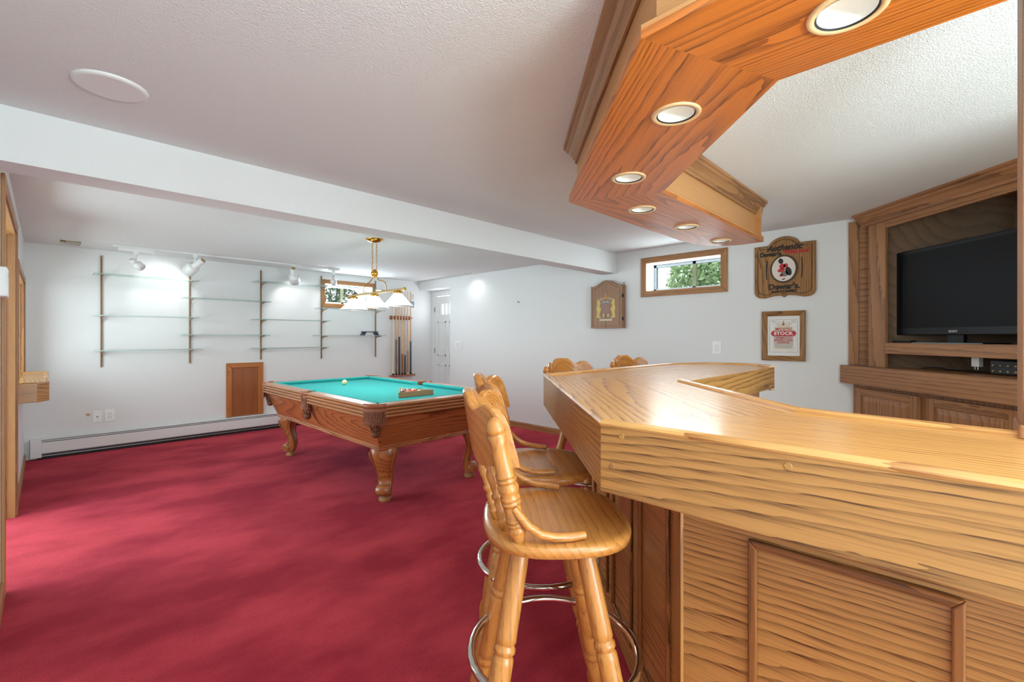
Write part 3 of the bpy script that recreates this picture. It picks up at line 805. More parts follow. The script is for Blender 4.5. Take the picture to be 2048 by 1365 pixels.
obj('cap', MB().prism([(.03, .022), (LF-.03, .022), (LF/2+.14, .52), (LF/2-.14, .52)], 2.262, 2.285), CAB['X'], tv)
# side and back liners follow the two room walls
d_ = .54
CAB_SHADE = woods('cabinet_interior_shade', lin(112, 84, 58), lin(60, 42, 28), rings=26, rough=.6)  # darker than the face oak: shade inside the cabinet put into the colour
obj('side_panel', MB().prism([(.085, .022), (.10, .022), (.10+d_-.02, d_), (.085+d_-.02, d_)], 1.062, 2.262), CAB_SHADE['X'], tv)
obj('side_panel', MB().prism([(LF-.10, .022), (LF-.085, .022), (LF-.085-d_+.02, d_), (LF-.10-d_+.02, d_)], 1.062, 2.262), CAB_SHADE['X'], tv)
bx('back_panel', (LF/2-.14, d_-.02, 1.062), (LF/2+.14, d_-.008, 2.262), CAB_SHADE['X'], tv)
strips('crown_moulding', [(-.06, 0), (LF+.06, 0)], [(0, 2.275), (.004, 2.195), (.016, 2.195), (.020, 2.212), (.032, 2.222), (.046, 2.246), (.066, 2.258), (.070, 2.270), (.092, 2.278), (.094, 2.2915), (0, 2.2915)], CAB['X'], tv, side=-1)
# counter and doors below
bx('counter_apron', (-.19, -.092, .912), (LF+.19, -.070, 1.062), CAB['X'], tv, .003)
obj('counter', MB().prism([(-.19, -.070), (LF+.19, -.070), (LF+.10, .02), (LF/2, .60), (-.10, .02)], 1.036, 1.0615), CAB['X'], tv)
bx('lower_face', (-.135, -.018, .04), (LF+.13, .002, .911), CAB['Z'], tv)
bx('toe_board', (-.10, .01, 0), (LF+.10, .03, .04), CAB['X'], tv)
def cabinet_door(s0, s1, z0, z1):
    d = bx('door', (s0, -.040, z0), (s1, -.020, z1), CAB['Z'], tv, .003)
    for (a, b_, e, f_, m) in ((s0, s0+.055, z0, z1, 'Z'), (s1-.055, s1, z0, z1, 'Z'), (s0+.055, s1-.055, z1-.055, z1, 'X'), (s0+.055, s1-.055, z0, z0+.055, 'X')):
        bx('frame_rail', (a, -.048, e), (b_, -.040, f_), CAB[m], d, .002)
    a, b_, e, f_ = s0+.062, s1-.062, z0+.062, z1-.062
    k = .035
    r0 = [(a, -.0402, e), (b_, -.0402, e), (b_, -.0402, f_), (a, -.0402, f_)]
    r1 = [(a+k, -.050, e+k), (b_-k, -.050, e+k), (b_-k, -.050, f_-k), (a+k, -.050, f_-k)]
    obj('raised_panel', MB().loft([r0, r1], smooth=False), CAB['Z'], d)
for s0, s1 in ((-.078, .492), (.562, 1.13), (1.20, 1.50)):
    cabinet_door(s0, s1, .08, .882)
# filler panel and trim on the room wall beside the cabinet
fl = thing('wall_filler', 'narrow oak filler panel with edge trim on the wall beside the corner cabinet', 'panel')
bx('panel', (XW-.012, .44, 1.064), (XW-.0005, .60, 2.262), CAB['Y'], fl)
bx('edge_trim', (XW-.026, .60, 1.064), (XW-.0005, .668, 2.262), CAB['Z'], fl, .004)

t = thing('television', 'black flat-screen television on the corner cabinet shelf', 'television', CO, R(225))
tl, tr, tb, tt = .165, 1.065, 1.312, 1.945
bx('bezel', (tl, .085, tb), (tr, .130, tt), M_BLACK, t, .006)
bx('screen', (tl+.028, .0835, tb+.052), (tr-.028, .086, tt-.028), M_SCREEN, t)
bx('stand_neck', (.56, .10, 1.262), (.67, .125, 1.32), M_BLACK, t)
bx('stand_base', (.36, .030, 1.2525), (.86, .21, 1.262), M_BLACK, t, .004)
bx('base_edge', (.36, .0285, 1.254), (.86, .0302, 1.260), plain('stand_glass', lin(120, 140, 140), .2), t)
MT = Matrix.Translation((.615, .0842, tb+.024)) @ Matrix.Rotation(R(90), 4, 'X')
lettering('brand_letters', 'SONY', .021, plain('silver_ink', lin(190, 190, 192), .4), t, MT, depth=.0006, spacing=1.15, offset=.0006)
bx('sensor_bar', (.175, .05, 1.2525), (.33, .09, 1.272), M_BLACK, label='small black sensor bar on the shelf beside the television foot', cat='sensor', loc=CO, rot=(0, 0, R(225)))
rc = thing('receiver', 'dark receiver box with connectors in the slot under the television shelf', 'receiver', CO, R(225))
bx('case', (.80, .14, 1.068), (1.18, .40, 1.150), plain('receiver_case', lin(44, 46, 46), .5), rc, .003)
mb = MB()
for k in range(16):
    x = .82 + (k % 8)*.043; z = 1.085 + (k//8)*.035
    mb.lathe([(.006, 0), (.006, .006), (.002, .006)], 8, Matrix.Translation((x, .14, z)) @ Matrix.Rotation(R(90), 4, 'X'))
obj('connectors', mb, M_BRASSDULL, rc)
pb = thing('plug_adapter', 'pale plug adapter hanging by the receiver under the television shelf', 'adapter', CO, R(225))
bx('body', (.70, .12, 1.105), (.75, .15, 1.168), M_PLASTIC, pb, .004)
bx('prong', (.712, .13, 1.085), (.720, .136, 1.105), M_CHROME, pb)
bx('prong', (.730, .13, 1.085), (.738, .136, 1.105), M_CHROME, pb)
obj('loose_cable', MB().tube([(.30, .16, 1.067), (.36, .13, 1.072), (.44, .12, 1.083), (.50, .14, 1.078), (.46, .18, 1.068), (.54, .19, 1.068), (.62, .15, 1.074), (.70, .16, 1.069), (.78, .2, 1.068)], .004, 6), M_BLACK, None, CO, (0, 0, R(225)), label='loose black cable lying on the cabinet deck under the shelf', cat='cable')
# ---------------------------------------------------------------- pool table
PX, PY = 2.322, 4.25
HA, HB, ZR = .682, 1.228, .80
pt = thing('pool_table', 'carved oak pool table with green cloth and fringed leather pockets', 'pool table', (PX, PY, 0))
def reed_profile():
    pr = [(-.105, .70), (-.105, ZR-.001), (-.055, ZR), (-.012, ZR-.001), (-.003, ZR-.005), (0, ZR-.012), (-.001, ZR-.020), (-.012, ZR-.024)]
    for k in range(3):
        zt = ZR-.026 - k*.0265
        for j in range(6):
            a = math.pi*(j/5)
            pr.append((-.022 + .023*math.sin(a)**.7, zt - .0225*(1-math.cos(a))/2))
    pr.append((-.012, .695))
    return pr
RP = reed_profile()
RAILW = woods('rail_oak', lin(190, 128, 84), lin(120, 66, 36), rings=40, rough=.28, coat=.4, line=.45, pore=.3)
CUS = [(-.104, ZR-.040), (-.104, ZR-.0005), (-.112, ZR+.001), (-.150, ZR-.004), (-.156, ZR-.009), (-.152, ZR-.016), (-.135, ZR-.036)]
cp_ = .115; sp_ = .062
runs = []
for sx in (-1, 1):
    for (y0, y1) in ((-HB+cp_, -sp_), (sp_, HB-cp_)):
        runs.append(((sx*HA, y0), (sx*HA, y1), -sx))
for sy in (-1, 1):
    runs.append(((-HA+cp_, sy*HB), (HA-cp_, sy*HB), sy))
for a, b_, sd in runs:
    # side: outward must point away from the middle
    strips('rail', [a, b_], RP, RAILW['X'], pt, side=sd)
    # cushions are cut back at the pockets
    va = Vector(a); vb = Vector(b_); d = (vb-va).normalized()
    nrm = Vector((-d.y, d.x))*sd
    rings = []
    for (p, s) in ((va, 1), (vb, -1)):
        ring = []
        for o, z in CUS:
            cut = max(0, (-o-.104))*.75
            q = p + nrm*o + d*s*cut
            ring.append((q.x, q.y, z))
        rings.append(ring)
    if sd > 0: rings = [list(reversed(r)) for r in rings]
    obj('cushion', MB().loft(rings, smooth=False), M_CLOTH, pt)
bx('bed', (-HA+.10, -HB+.10, .735), (HA-.10, HB-.10, .764), M_CLOTH, pt)
# tapered cabinet: four boards with corner stiles
zt, zb_ = .70, .445
ta, tb2, ba, bb = HA-.045, HB-.045, HA-.15, HB-.15
def board4(name, q0, q1, q2, q3, th, mat):
    n = (Vector(q1)-Vector(q0)).cross(Vector(q3)-Vector(q0)).normalized()*th
    vs = [Vector(q) for q in (q0, q1, q2, q3)] + [Vector(q)-n for q in (q0, q1, q2, q3)]
    return obj(name, MB().add(vs, [(0,1,2,3),(7,6,5,4),(0,4,5,1),(1,5,6,2),(2,6,7,3),(3,7,4,0)]), mat, pt)
board4('cabinet_side', (-ba, bb, zb_), (-ba, -bb, zb_), (-ta, -tb2, zt), (-ta, tb2, zt), .02, POOLW['Y'])
board4('cabinet_side', (ba, -bb, zb_), (ba, bb, zb_), (ta, tb2, zt), (ta, -tb2, zt), .02, POOLW['Y'])
board4('cabinet_end', (-ba, -bb, zb_), (ba, -bb, zb_), (ta, -tb2, zt), (-ta, -tb2, zt), .02, POOLW['X'])
board4('cabinet_end', (ba, bb, zb_), (-ba, bb, zb_), (-ta, tb2, zt), (ta, tb2, zt), .02, POOLW['X'])
for sx in (-1, 1):
    for sy in (-1, 1):
        d = .03
        lo = [(sx*(ba+.004), sy*(bb+.004)), (sx*(ba-d), sy*(bb+.005)), (sx*(ba-d), sy*(bb-d)), (sx*(ba+.005), sy*(bb-d))]
        hi = [(sx*(ta+.004), sy*(tb2+.004)), (sx*(ta-d), sy*(tb2+.005)), (sx*(ta-d), sy*(tb2-d)), (sx*(ta+.005), sy*(tb2-d))]
        if sx*sy > 0: lo.reverse(); hi.reverse()
        obj('corner_stile', MB().loft([[(x, y, zb_) for x, y in lo], [(x, y, zt) for x, y in hi]][::-1 if sx*sy < 0 else 1], smooth=False), POOLW['Z'], pt)
strips('base_moulding', [(-ba, -bb), (ba, -bb), (ba, bb), (-ba, bb)], [(-.03, .425), (.008, .425), (.012, .434), (.006, .442), (.010, .450), (.003, .462), (-.006, .464), (-.03, .464)], POOLW['X'], pt, side=-1, closed=True)
bx('frame', (-ba+.03, -bb+.03, .43), (ba-.03, bb-.03, .735), M_DARK, pt)
# legs: carved cabriole with a scroll foot, set on the diagonal
secs = [(.430, -.065, .085, .098), (.405, -.055, .094, .104), (.375, -.042, .098, .100), (.340, -.030, .090, .088), (.30, -.028, .070, .076), (.26, -.032, .048, .066), (.22, -.042, .028, .059), (.18, -.052, .016, .054), (.145, -.058, .016, .051), (.115, -.058, .040, .050), (.085, -.054, .046, .049), (.062, -.044, .040, .047), (.045, -.036, .030, .045)]
def leg_mesh():
    mb = MB(); rings = []
    for z, r0, r1, hw in secs:
        ring = []
        for k in range(20):
            a = 2*math.pi*k/20; c, s = math.cos(a), math.sin(a)
            e = .62
            ring.append(((r0+r1)/2 + (r1-r0)/2*math.copysign(abs(c)**e, c), hw*math.copysign(abs(s)**e, s), z))
        rings.append(ring)
    mb.loft(list(reversed(rings)))
    return mb
LX, LY = .435, .990
for sx in (-1, 1):
    for sy in (-1, 1):
        ang = math.atan2(sy, sx)
        lg_ = obj('leg', leg_mesh(), POOLW['Z'], pt, (sx*LX, sy*LY, 0), (0, 0, ang))
        obj('scroll', MB().lathe([(.018, -.058), (.034, -.056), (.044, -.048), (.046, 0), (.044, .048), (.034, .056), (.018, .058)], 20, Matrix.Translation((.036, 0, .092)) @ Matrix.Rotation(R(90), 4, 'X')), POOLW['Y'], lg_)
        mb = MB()
        for s in (-1, 1):
            pth = []
            for k in range(26):
                a = k/25*R(560); r = .040 - .030*k/25
                pth.append((.036 + r*math.cos(a+R(200)), s*(.0555), .092 + r*math.sin(a+R(200))))
            mb.tube(pth, .0045, 5)
            # bead running up the edge of the leg
            mb.tube([(r1-.012, s*(hw-.004), z) for z, r0, r1, hw in secs[1:10]], .006, 5)
            mb.tube([(r0+.010, s*(hw-.004), z) for z, r0, r1, hw in secs[1:10]], .005, 5)
        obj('carving', mb, POOLW['Z'], lg_)
        obj('foot_pad', MB().lathe([(.046, 0), (.050, .006), (.050, .024), (.042, .030), (.036, .046)], 20, Matrix.Translation((.004, 0, 0))), TRIM['Z'], lg_)
# pockets
def pocket(x, y, ang, corner):
    pk = obj('pocket', MB(), M_LEATHER, pt, (x, y, 0), (0, 0, ang))     # own +X points outwards
    mb = MB()
    if corner: half, bow, hole_r, back = .086, .030, .060, -.052
    else: half, bow, hole_r, back = .066, .020, .052, -.045
    n = 13
    arcp = [(bow*math.cos(math.pi*(k/(n-1)-.5))**.7 if 0 < k < n-1 else 0, -half + 2*half*k/(n-1)) for k in range(n)]
    rings = []
    for (ax, ay) in arcp:
        rings.append([(ax-.012, ay, ZR-.030), (ax+.002, ay, ZR-.030), (ax+.006, ay, ZR-.012), (ax+.002, ay, ZR+.004), (ax-.008, ay, ZR+.007), (ax-.030, ay*.92, ZR+.004), (ax-.030, ay*.92, ZR-.01)])
    mb.loft(rings)
    # leather rim round the hole
    k0 = [(back + hole_r*math.cos(R(a)), hole_r*math.sin(R(a)), ZR-.012) for a in range(-100, 101, 20)]
    mb.tube(k0, .012, 8)
    for f in mb.f: pass
    me = pk.data
    me.from_pydata(mb.v, [], mb.f); me.polygons.foreach_set('use_smooth', mb.sm); me.materials.clear(); me.materials.append(M_LEATHER); me.update()
    obj('hole', MB().lathe([(hole_r, .7655), (hole_r, .7665), (.001, .7665)], 20, Matrix.Translation((back-.004, 0, 0))), M_DARK, pk)
    mb = MB(); ns = 17 if corner else 11
    L0 = .115
    rings = [[(ax-.008, ay, ZR-.052), (ax+.002, ay, ZR-.052), (ax+.002, ay, ZR-.028), (ax-.008, ay, ZR-.028)] for ax, ay in arcp]
    mb.loft(rings, smooth=False)
    for k in range(ns):
        tt_ = k/(ns-1); yy = -half + 2*half*tt_
        xx = bow*math.cos(math.pi*(tt_-.5))**.7 if 0 < k < ns-1 else 0
        zz = ZR-.045; ln = L0 + random.uniform(-.008, .008)
        mb.tube([(xx-.003+.001*((j % 2)*2-1), yy + .001*(((j+1) % 2)*2-1), zz - ln*j/8) for j in range(9)], [.0046 if j % 2 else .0036 for j in range(9)], 5)
    obj('fringe', mb, M_FRINGE, pk)
    mb = MB(); m = 9; rows = 6
    def np_(k, j):
        a = 2*math.pi*(k + .5*(j % 2))/m; f = j/rows
        r = hole_r*(1.0 - .18*f - .32*f*f)
        return (back*.6 + r*math.cos(a), r*math.sin(a), ZR-.03 - .185*f)
    for j in range(rows):
        for k in range(m):
            mb.tube([np_(k, j), np_(k, j+1)], .004, 4)
            mb.tube([np_(k, j), np_(k-1 if j % 2 == 0 else k+1, j+1)], .004, 4)
    mb.lathe([(.012, ZR-.255), (.030, ZR-.245), (.034, ZR-.222), (.030, ZR-.205), (.010, ZR-.200)], 12, Matrix.Translation((back*.6, 0, 0)))
    obj('net', mb, M_NET, pk)
for sx in (-1, 1):
    for sy in (-1, 1):
        pocket(sx*(HA-.062), sy*(HB-.062), math.atan2(sy, sx), True)
    pocket(sx*(HA-.006), 0, 0 if sx > 0 else math.pi, False)

# balls and rack on the cloth
ZT = .764
bp = on_z(689, 770, ZT)
obj('cue_ball', MB().sphere((0, 0, .0285), .0285, 20), M_IVORY, loc=(bp.x, bp.y, ZT), label='ivory cue ball lying alone on the green cloth', cat='ball')
r0, r1 = on_z(797, 797, ZT), on_z(865, 790, ZT)
ra = math.atan2(r1.y-r0.y, r1.x-r0.x)
rk = thing('ball_rack', 'triangular wooden rack on the green cloth filled with pool balls', 'ball rack', (r0.x, r0.y, ZT), ra)
S = .36; wt = .012
tri = [(0, 0), (S, 0), (S/2, S*.866)]
MW = woods('rack_wood', lin(206, 152, 112), lin(150, 100, 66), rings=12, rough=.4)
strips('rack_side', tri, [(-wt, .002), (0, .002), (0, .048), (-wt, .048)], MW['X'], rk, side=-1, closed=True)
Mr = Matrix.Translation((r0.x, r0.y, ZT)) @ Matrix.Rotation(ra, 4, 'Z')
cols = [('maroon', (72, 20, 26)), ('cream and orange striped', (232, 120, 70)), ('red', (214, 50, 40)), ('cream and yellow striped', (232, 206, 130)), ('cream and green striped', (70, 90, 50)),
        ('blue', (60, 70, 150)), ('cream and red striped', (190, 60, 56)), ('orange', (226, 130, 70)), ('black', (20, 18, 18)), ('yellow', (230, 190, 70)), ('purple', (92, 60, 110)), ('cream and blue striped', (80, 90, 160)), ('green', (40, 90, 60)), ('cream and purple striped', (110, 80, 120)), ('cream and maroon striped', (120, 40, 40))]
dB = .0578; i = 0
for row in range(5):
    for k in range(5-row):
        x = S/2 + (k - (4-row)/2)*dB*1.0; y = wt + .031 + row*dB*.866
        nm, cc = cols[i]; i += 1
        P = Mr @ Vector((x, y, 0))
        if 'striped' in nm:
            ob = thing('pool_ball', nm + ' pool ball inside the triangular rack', 'ball', P, random.uniform(0, 6), 'pool balls in the rack')
            TR = Matrix.Translation((0, 0, .0285)) @ Matrix.Rotation(random.uniform(.3, 1.2), 4, 'X')
            obj('core', MB().sphere((0, 0, 0), .0284, 16, TR), M_IVORY, ob)
            obj('stripe', MB().lathe([(.0286*math.cos(R(a)), .0286*math.sin(R(a))) for a in range(-30, 31, 10)], 20, TR, caps=False), plain('ball_' + nm.split()[2], lin(*cc), .15), ob)
        else:
            obj('pool_ball', MB().sphere((0, 0, .0285), .0285, 18), plain('ball_' + nm, lin(*cc), .15), loc=P, label=nm + ' solid pool ball inside the triangular rack', cat='ball', group='pool balls in the rack')

# ---------------------------------------------------------------- pendant over the table
pe = thing('billiard_pendant', 'brass three-shade billiard pendant on two chains over the pool table', 'pendant light', (PX+.02, PY, ZC))
obj('ceiling_plate', MB().lathe([(.085, 0), (.085, -.008), (.062, -.022), (.05, -.026), (.02, -.034)], 28), M_BRASS, pe)
for s in (-1, 1):
    mb = MB(); n = 11
    for k in range(n):
        z = -.035 - (k+.5)*.0265
        pth = [(.007*math.cos(a), 0, .017*math.sin(a)) for a in [2*math.pi*i/10 for i in range(10)]]
        M = Matrix.Translation((0, s*.042, z)) @ Matrix.Rotation(R(90)*(k % 2), 4, 'Z')
        mb.tube(pth, .0022, 5, True, M)
    obj('chain', mb, M_BRASS, pe)
obj('hub', MB().sphere((0, 0, -.349), .036, 16).lathe([(.044, -.006), (.048, 0), (.044, .006)], 20, Matrix.Translation((0, 0, -.349)) @ Matrix.Rotation(R(90), 4, 'Y')), M_BRASS, pe)
for s in (-1, 1):
    obj('arm', MB().tube([(0, s*.03, -.335), (0, s*.042, -.38), (0, s*.055, -.405), (0, s*.10, -.428), (0, s*.16, -.437), (0, s*.205, -.455), (0, s*.225, -.49), (0, s*.228, -.54)], .0055, 8), M_BRASS, pe)
bx('crossbar', (-.014, -.55, -.556), (.014, .55, -.534), M_BRASSDULL, pe, .004)
for s in (-1, 1):
    obj('finial', MB().sphere((0, s*.555, -.545), .016, 12), M_BRASS, pe)
for k, y in enumerate((-.44, 0, .44)):
    obj('socket', MB().lathe([(.022, -.556), (.040, -.562), (.042, -.580), (.030, -.592)], 20, Matrix.Translation((0, y, 0))), M_BRASS, pe)
    prof = [(.040, -.576), (.046, -.590), (.058, -.606), (.086, -.642), (.118, -.676), (.134, -.690), (.140, -.694), (.138, -.697)]
    n = 56
    rings = []
    for r, z in prof:
        rings.append([((r*(1+.012*math.cos(i*math.pi)))*math.cos(2*math.pi*i/n), (r*(1+.012*math.cos(i*math.pi)))*math.sin(2*math.pi*i/n)+y, z) for i in range(n)])
    obj('shade', MB().loft(rings, caps=False), M_SHADE, pe)
    obj('bulb', MB().sphere((0, y, -.640), .030, 14, sz=1.25), M_BULB, pe)
    l = lamp('pendant_lamp', 'POINT', (0, y, -.705), 10, (.96, .97, .92), shadow_soft_size=.035)
    l.parent = pe

# ---------------------------------------------------------------- glass shelves on bronze standards
ST = [(.448, 2.224, .952), (1.287, 2.215, .963), (2.113, 2.231, .978), (2.955, 2.235, .963), (3.861, 2.237, .965)]
SH = [(.372, 1.348, 1.998), (.372, 1.348, 1.538), (.380, 1.374, 1.146), (1.189, 2.176, 1.782), (1.174, 2.163, 1.325), (1.99, 3.03, 2.052), (1.976, 3.009, 1.538), (1.976, 2.99, 1.144), (2.843, 3.93, 1.728), (2.814, 3.93, 1.319), (2.843, 3.93, 2.070)]
lab = ['on the far left beside the pass-through', 'between the left and middle bays above the access door side', 'in the middle above the wooden access door', 'at the left edge of the oak-framed window', 'at the right edge of the oak-framed window beside the cues']
for i, (x, z1, z0) in enumerate(ST):
    s = thing('shelf_standard', 'slotted bronze shelf standard ' + lab[i], 'shelf standard', (x, YB-.019 if i > 2 else YB, 0), 0, 'bronze shelf standards on the back wall')
    bx('channel', (-.010, -.014, z0), (.010, -.0, z1), M_BRONZE, s, .002)
    mb = MB()
    k = z0 + .02
    while k < z1-.02:
        mb.box((-.0035, -.0148, k), (.0035, -.0138, k+.014)); k += .028
    obj('slots', mb, M_DARK, s)
    for (a, b_, z) in SH:
        if a < x < b_ and min(abs(x-a), abs(x-b_)) < .2:
            side = -.004 if x-a > .3 else .004
            mb = MB().prism([(-.012, z-.006), (-.215, z-.006), (-.215, z-.014), (-.07, z-.030), (-.03, z-.050), (-.012, z-.085)], -.003, .003, Matrix(((0,0,1,side),(1,0,0,0),(0,1,0,0),(0,0,0,1))))
            obj('bracket', mb, M_BRONZE, s)
sl = ['top glass shelf of the bay beside the pass-through', 'middle glass shelf of the bay beside the pass-through', 'bottom glass shelf of the bay beside the pass-through',
      'upper glass shelf of the bay above the wooden access door', 'lower glass shelf of the bay above the wooden access door',
      'top glass shelf of the bay left of the oak-framed window', 'middle glass shelf of the bay left of the oak-framed window', 'bottom glass shelf of the bay left of the oak-framed window',
      'glass shelf directly below the oak-framed window', 'glass shelf carrying the small blue stand below the window', 'glass shelf crossing in front of the oak-framed window']
for (a, b_, z), l in zip(SH, sl):
    g = thing('glass_shelf', l, 'glass shelf', (0, YB, z), 0, 'clear glass shelves on the back wall')
    bx('sheet', (a+.002, -.238, -.0055), (b_-.002, -.036, .0035), M_SHELF, g)
    bx('front_edge', (a, -.240, -.0055), (b_, -.238, .0035), M_EDGE, g)
    bx('end_edge', (a, -.238, -.0055), (a+.002, -.036, .0035), M_EDGE, g)
    bx('end_edge', (b_-.002, -.238, -.0055), (b_, -.036, .0035), M_EDGE, g)
M_NAVY = plain('navy_plastic', lin(44, 52, 74), .4)
bs = thing('small_stand', 'small dark blue plastic stand at the end of a glass shelf', 'stand', (3.70, YB-.13, 1.3225))
bx('top_bar', (-.13, -.05, .052), (.13, .05, .064), M_NAVY, bs, .004)
for s in (-1, 1):
    obj('foot', MB().prism([(s*.11, .052), (s*.08, .052), (s*.115, 0), (s*.15, 0)], -.05, .05, Matrix(((1,0,0,0),(0,0,1,0),(0,1,0,0),(0,0,0,1)))), M_NAVY, bs)

# ---------------------------------------------------------------- track lights
tk = thing('light_track', 'white ceiling light track running along the shelf wall', 'light track', (0, 6.50, ZC))
bx('rail', (.512, -.018, -.020), (3.02, .018, 0), M_PLASTIC, tk, .002)
bx('feed_box', (.55, -.022, -.052), (.86, .022, -.020), M_PLASTIC, tk, .003)
bx('feed_box', (2.86, -.02, -.034), (3.0, .02, -.020), M_PLASTIC, tk, .003)
bx('slot', (.52, -.006, -.0208), (3.0, .006, -.0195), M_GREY, tk)
def spot(x, label, big, tgt, power, size, dz=-.02):
    h = thing('track_spot', label, 'spotlight', (x, 6.50, ZC+dz), 0, 'white spot heads on the ceiling track')
    obj('stem', MB().box((-.02, -.012, -.028), (.02, .012, 0)).rod((0, 0, -.02), (0, 0, -.10), [(.010, 0), (.008, 1)], 10), M_PLASTIC, h)
    d = (Vector(tgt) - Vector((x, 6.50, ZC+dz-.13))).normalized()
    M = Matrix.Translation((0, 0, -.125)) @ d.to_track_quat('Z', 'Y').to_matrix().to_4x4()
    if big:
        obj('head', MB().lathe([(.030, -.125), (.038, -.120), (.038, .0), (.042, .012), (.064, .022), (.068, .030), (.070, .135), (.064, .135), (.060, .09)], 26, M, caps=False), M_PLASTIC, h)
        obj('socket_cap', MB().lathe([(.030, -.118), (.001, -.112)], 20, M, caps=False), M_BRASSDULL, h)
        obj('lamp_face', MB().lathe([(.060, .10), (.001, .108)], 24, M, caps=False), M_LENS, h)
        o = .14
    else:
        obj('head', MB().lathe([(.018, -.07), (.022, -.065), (.022, -.045), (.026, -.040), (.026, -.030), (.022, -.025), (.024, 0), (.040, .02), (.044, .03), (.044, .085), (.038, .085)], 22, M, caps=False), M_PLASTIC, h)
        obj('lamp_face', MB().lathe([(.040, .06), (.001, .066)], 20, M, caps=False), M_LENS, h)
        o = .09
    l = lamp('spot_lamp', 'SPOT', M @ Vector((0, 0, o)), power, (.94, .98, .98), spot_size=R(size), spot_blend=.55, shadow_soft_size=.03)
    l.parent = h
    l.rotation_euler = d.to_track_quat('-Z', 'Y').to_euler()
    return h
spot(.70, 'small white track spot hanging from the track feed box', False, (1.2, YB, 1.75), 2.5, 110, -.052)
spot(1.25, 'large white track spot tipped down towards the left glass shelves', True, (.92, YB, 1.80), 6, 115)
spot(2.38, 'large white track spot tipped down towards the middle glass shelves', True, (2.62, YB, 1.72), 6, 105)
spot(2.93, 'white track spot at the far end of the track near the window', False, (3.2, YB, 1.7), 3, 100, -.034)

# ---------------------------------------------------------------- cue rack and cues
cr = thing('cue_rack', 'wall cue rack with reddish notched top bar and bottom tray', 'cue rack', (0, YB, 0))
REDW = woods('rack_red_wood', lin(168, 104, 76), lin(110, 60, 40), rings=10, rough=.4)
bx('top_bar', (4.14, -.06, 1.615), (4.56, -.012, 1.65), REDW['X'], cr, .006)
bx('wall_strip', (4.14, -.012, 1.60), (4.56, 0, 1.665), REDW['X'], cr)
bx('tray', (4.13, -.10, .615), (4.60, 0, .64), REDW['X'], cr, .005)
for k in range(6):
    x = 4.17 + k*.065
    obj('clip', MB().lathe([(.020, -.010), (.022, 0), (.020, .010)], 14, Matrix.Translation((x, -.062, 1.632))), REDW['Z'], cr)
cues = [('pale ash cue with white ring and black butt cap', (226, 200, 168), (232, 214, 186), 4.165, .72),
        ('slim cue with dark upper joint', (206, 166, 132), (120, 84, 64), 4.225, 1.25),
        ('cue with black wrapped butt', (214, 170, 130), (40, 32, 30), 4.285, 1.30),
        ('cue with brown stained butt', (222, 180, 138), (146, 84, 40), 4.345, 1.00),
        ('cue with short dark splice', (208, 172, 136), (72, 62, 50), 4.40, .98),
        ('cue with honey coloured butt', (220, 166, 116), (186, 120, 66), 4.455, 1.05),
        ('cue with dark blue-grey painted butt', (206, 160, 120), (44, 66, 78), 4.515, 1.22)]
for nm, c1_, c2_, x, zj in cues:
    q = thing('pool_cue', nm + ' standing in the wall rack', 'cue', (x, YB-.072, .6405), 0, 'cues in the wall rack')
    hgt = 1.44
    j = zj - .64
    obj('butt', MB().lathe([(.016, .03), (.0155, j)], 10), plain('cue_butt', lin(*c2_), .3), q)
    obj('shaft', MB().lathe([(.0135, j), (.0065, hgt)], 10), plain('cue_shaft', lin(*c1_), .35), q)
    obj('butt_cap', MB().lathe([(.012, 0), (.0165, .006), (.0165, .03)], 10), M_BLACK if 'honey' not in nm else M_IVORY, q)
    obj('tip', MB().lathe([(.0065, hgt), (.0065, hgt+.02), (.004, hgt+.028)], 8), M_IVORY, q)
ps = thing('rules_card', 'small printed rules card on the back wall behind the cues', 'card', (4.588, YB, 1.94))
bx('sheet', (-.06, -.004, -.14), (.055, 0, .14), M_PAPER, ps)
bx('picture', (-.045, -.0048, -.12), (.045, -.0038, -.005), plain('card_blue', lin(120, 150, 160), .5), ps)
mb = MB()
for k in range(5): mb.box((-.04, -.0048, .03+k*.02), (.04, -.0038, .038+k*.02))
obj('print_lines', mb, plain('card_grey', lin(170, 150, 130), .6), ps)

# ---------------------------------------------------------------- access door on the back wall
ad = thing('access_door', 'low reddish wooden access door with moulded frame above the heater', 'access door', (0, YB, 0))
ax0, ax1, az0, az1 = 1.688, 2.142, .222, .945
MAc = Matrix(((1, 0, 0, 0), (0, 0, -1, 0), (0, 1, 0, 0), (0, 0, 0, 1)))
bx('panel', (ax0+.05, -.010, az0), (ax1-.05, 0, az1-.05), woods('access_panel', lin(156, 92, 50), lin(110, 58, 28), rings=14, rough=.35, line=.4)['Z'], ad)
for (P, m) in (([(ax0, az0), (ax0+.065, az0), (ax0+.065, az1-.065), (ax0, az1)], 'Z'), ([(ax1-.065, az0), (ax1, az0), (ax1, az1), (ax1-.065, az1-.065)], 'Z'), ([(ax0+.065, az1-.065), (ax1-.065, az1-.065), (ax1, az1), (ax0, az1)], 'X')):
    mb = MB().prism(P, 0, .026, MAc)
    obj('frame_board', mb, DOORW[m], ad, bevel=.006)
for z in (.33, .83):
    obj('screw', MB().lathe([(.007, 0), (.006, .003)], 10, Matrix.Translation((ax0+.022, -.026, z)) @ Matrix.Rotation(R(90), 4, 'X')), M_DARK, ad)
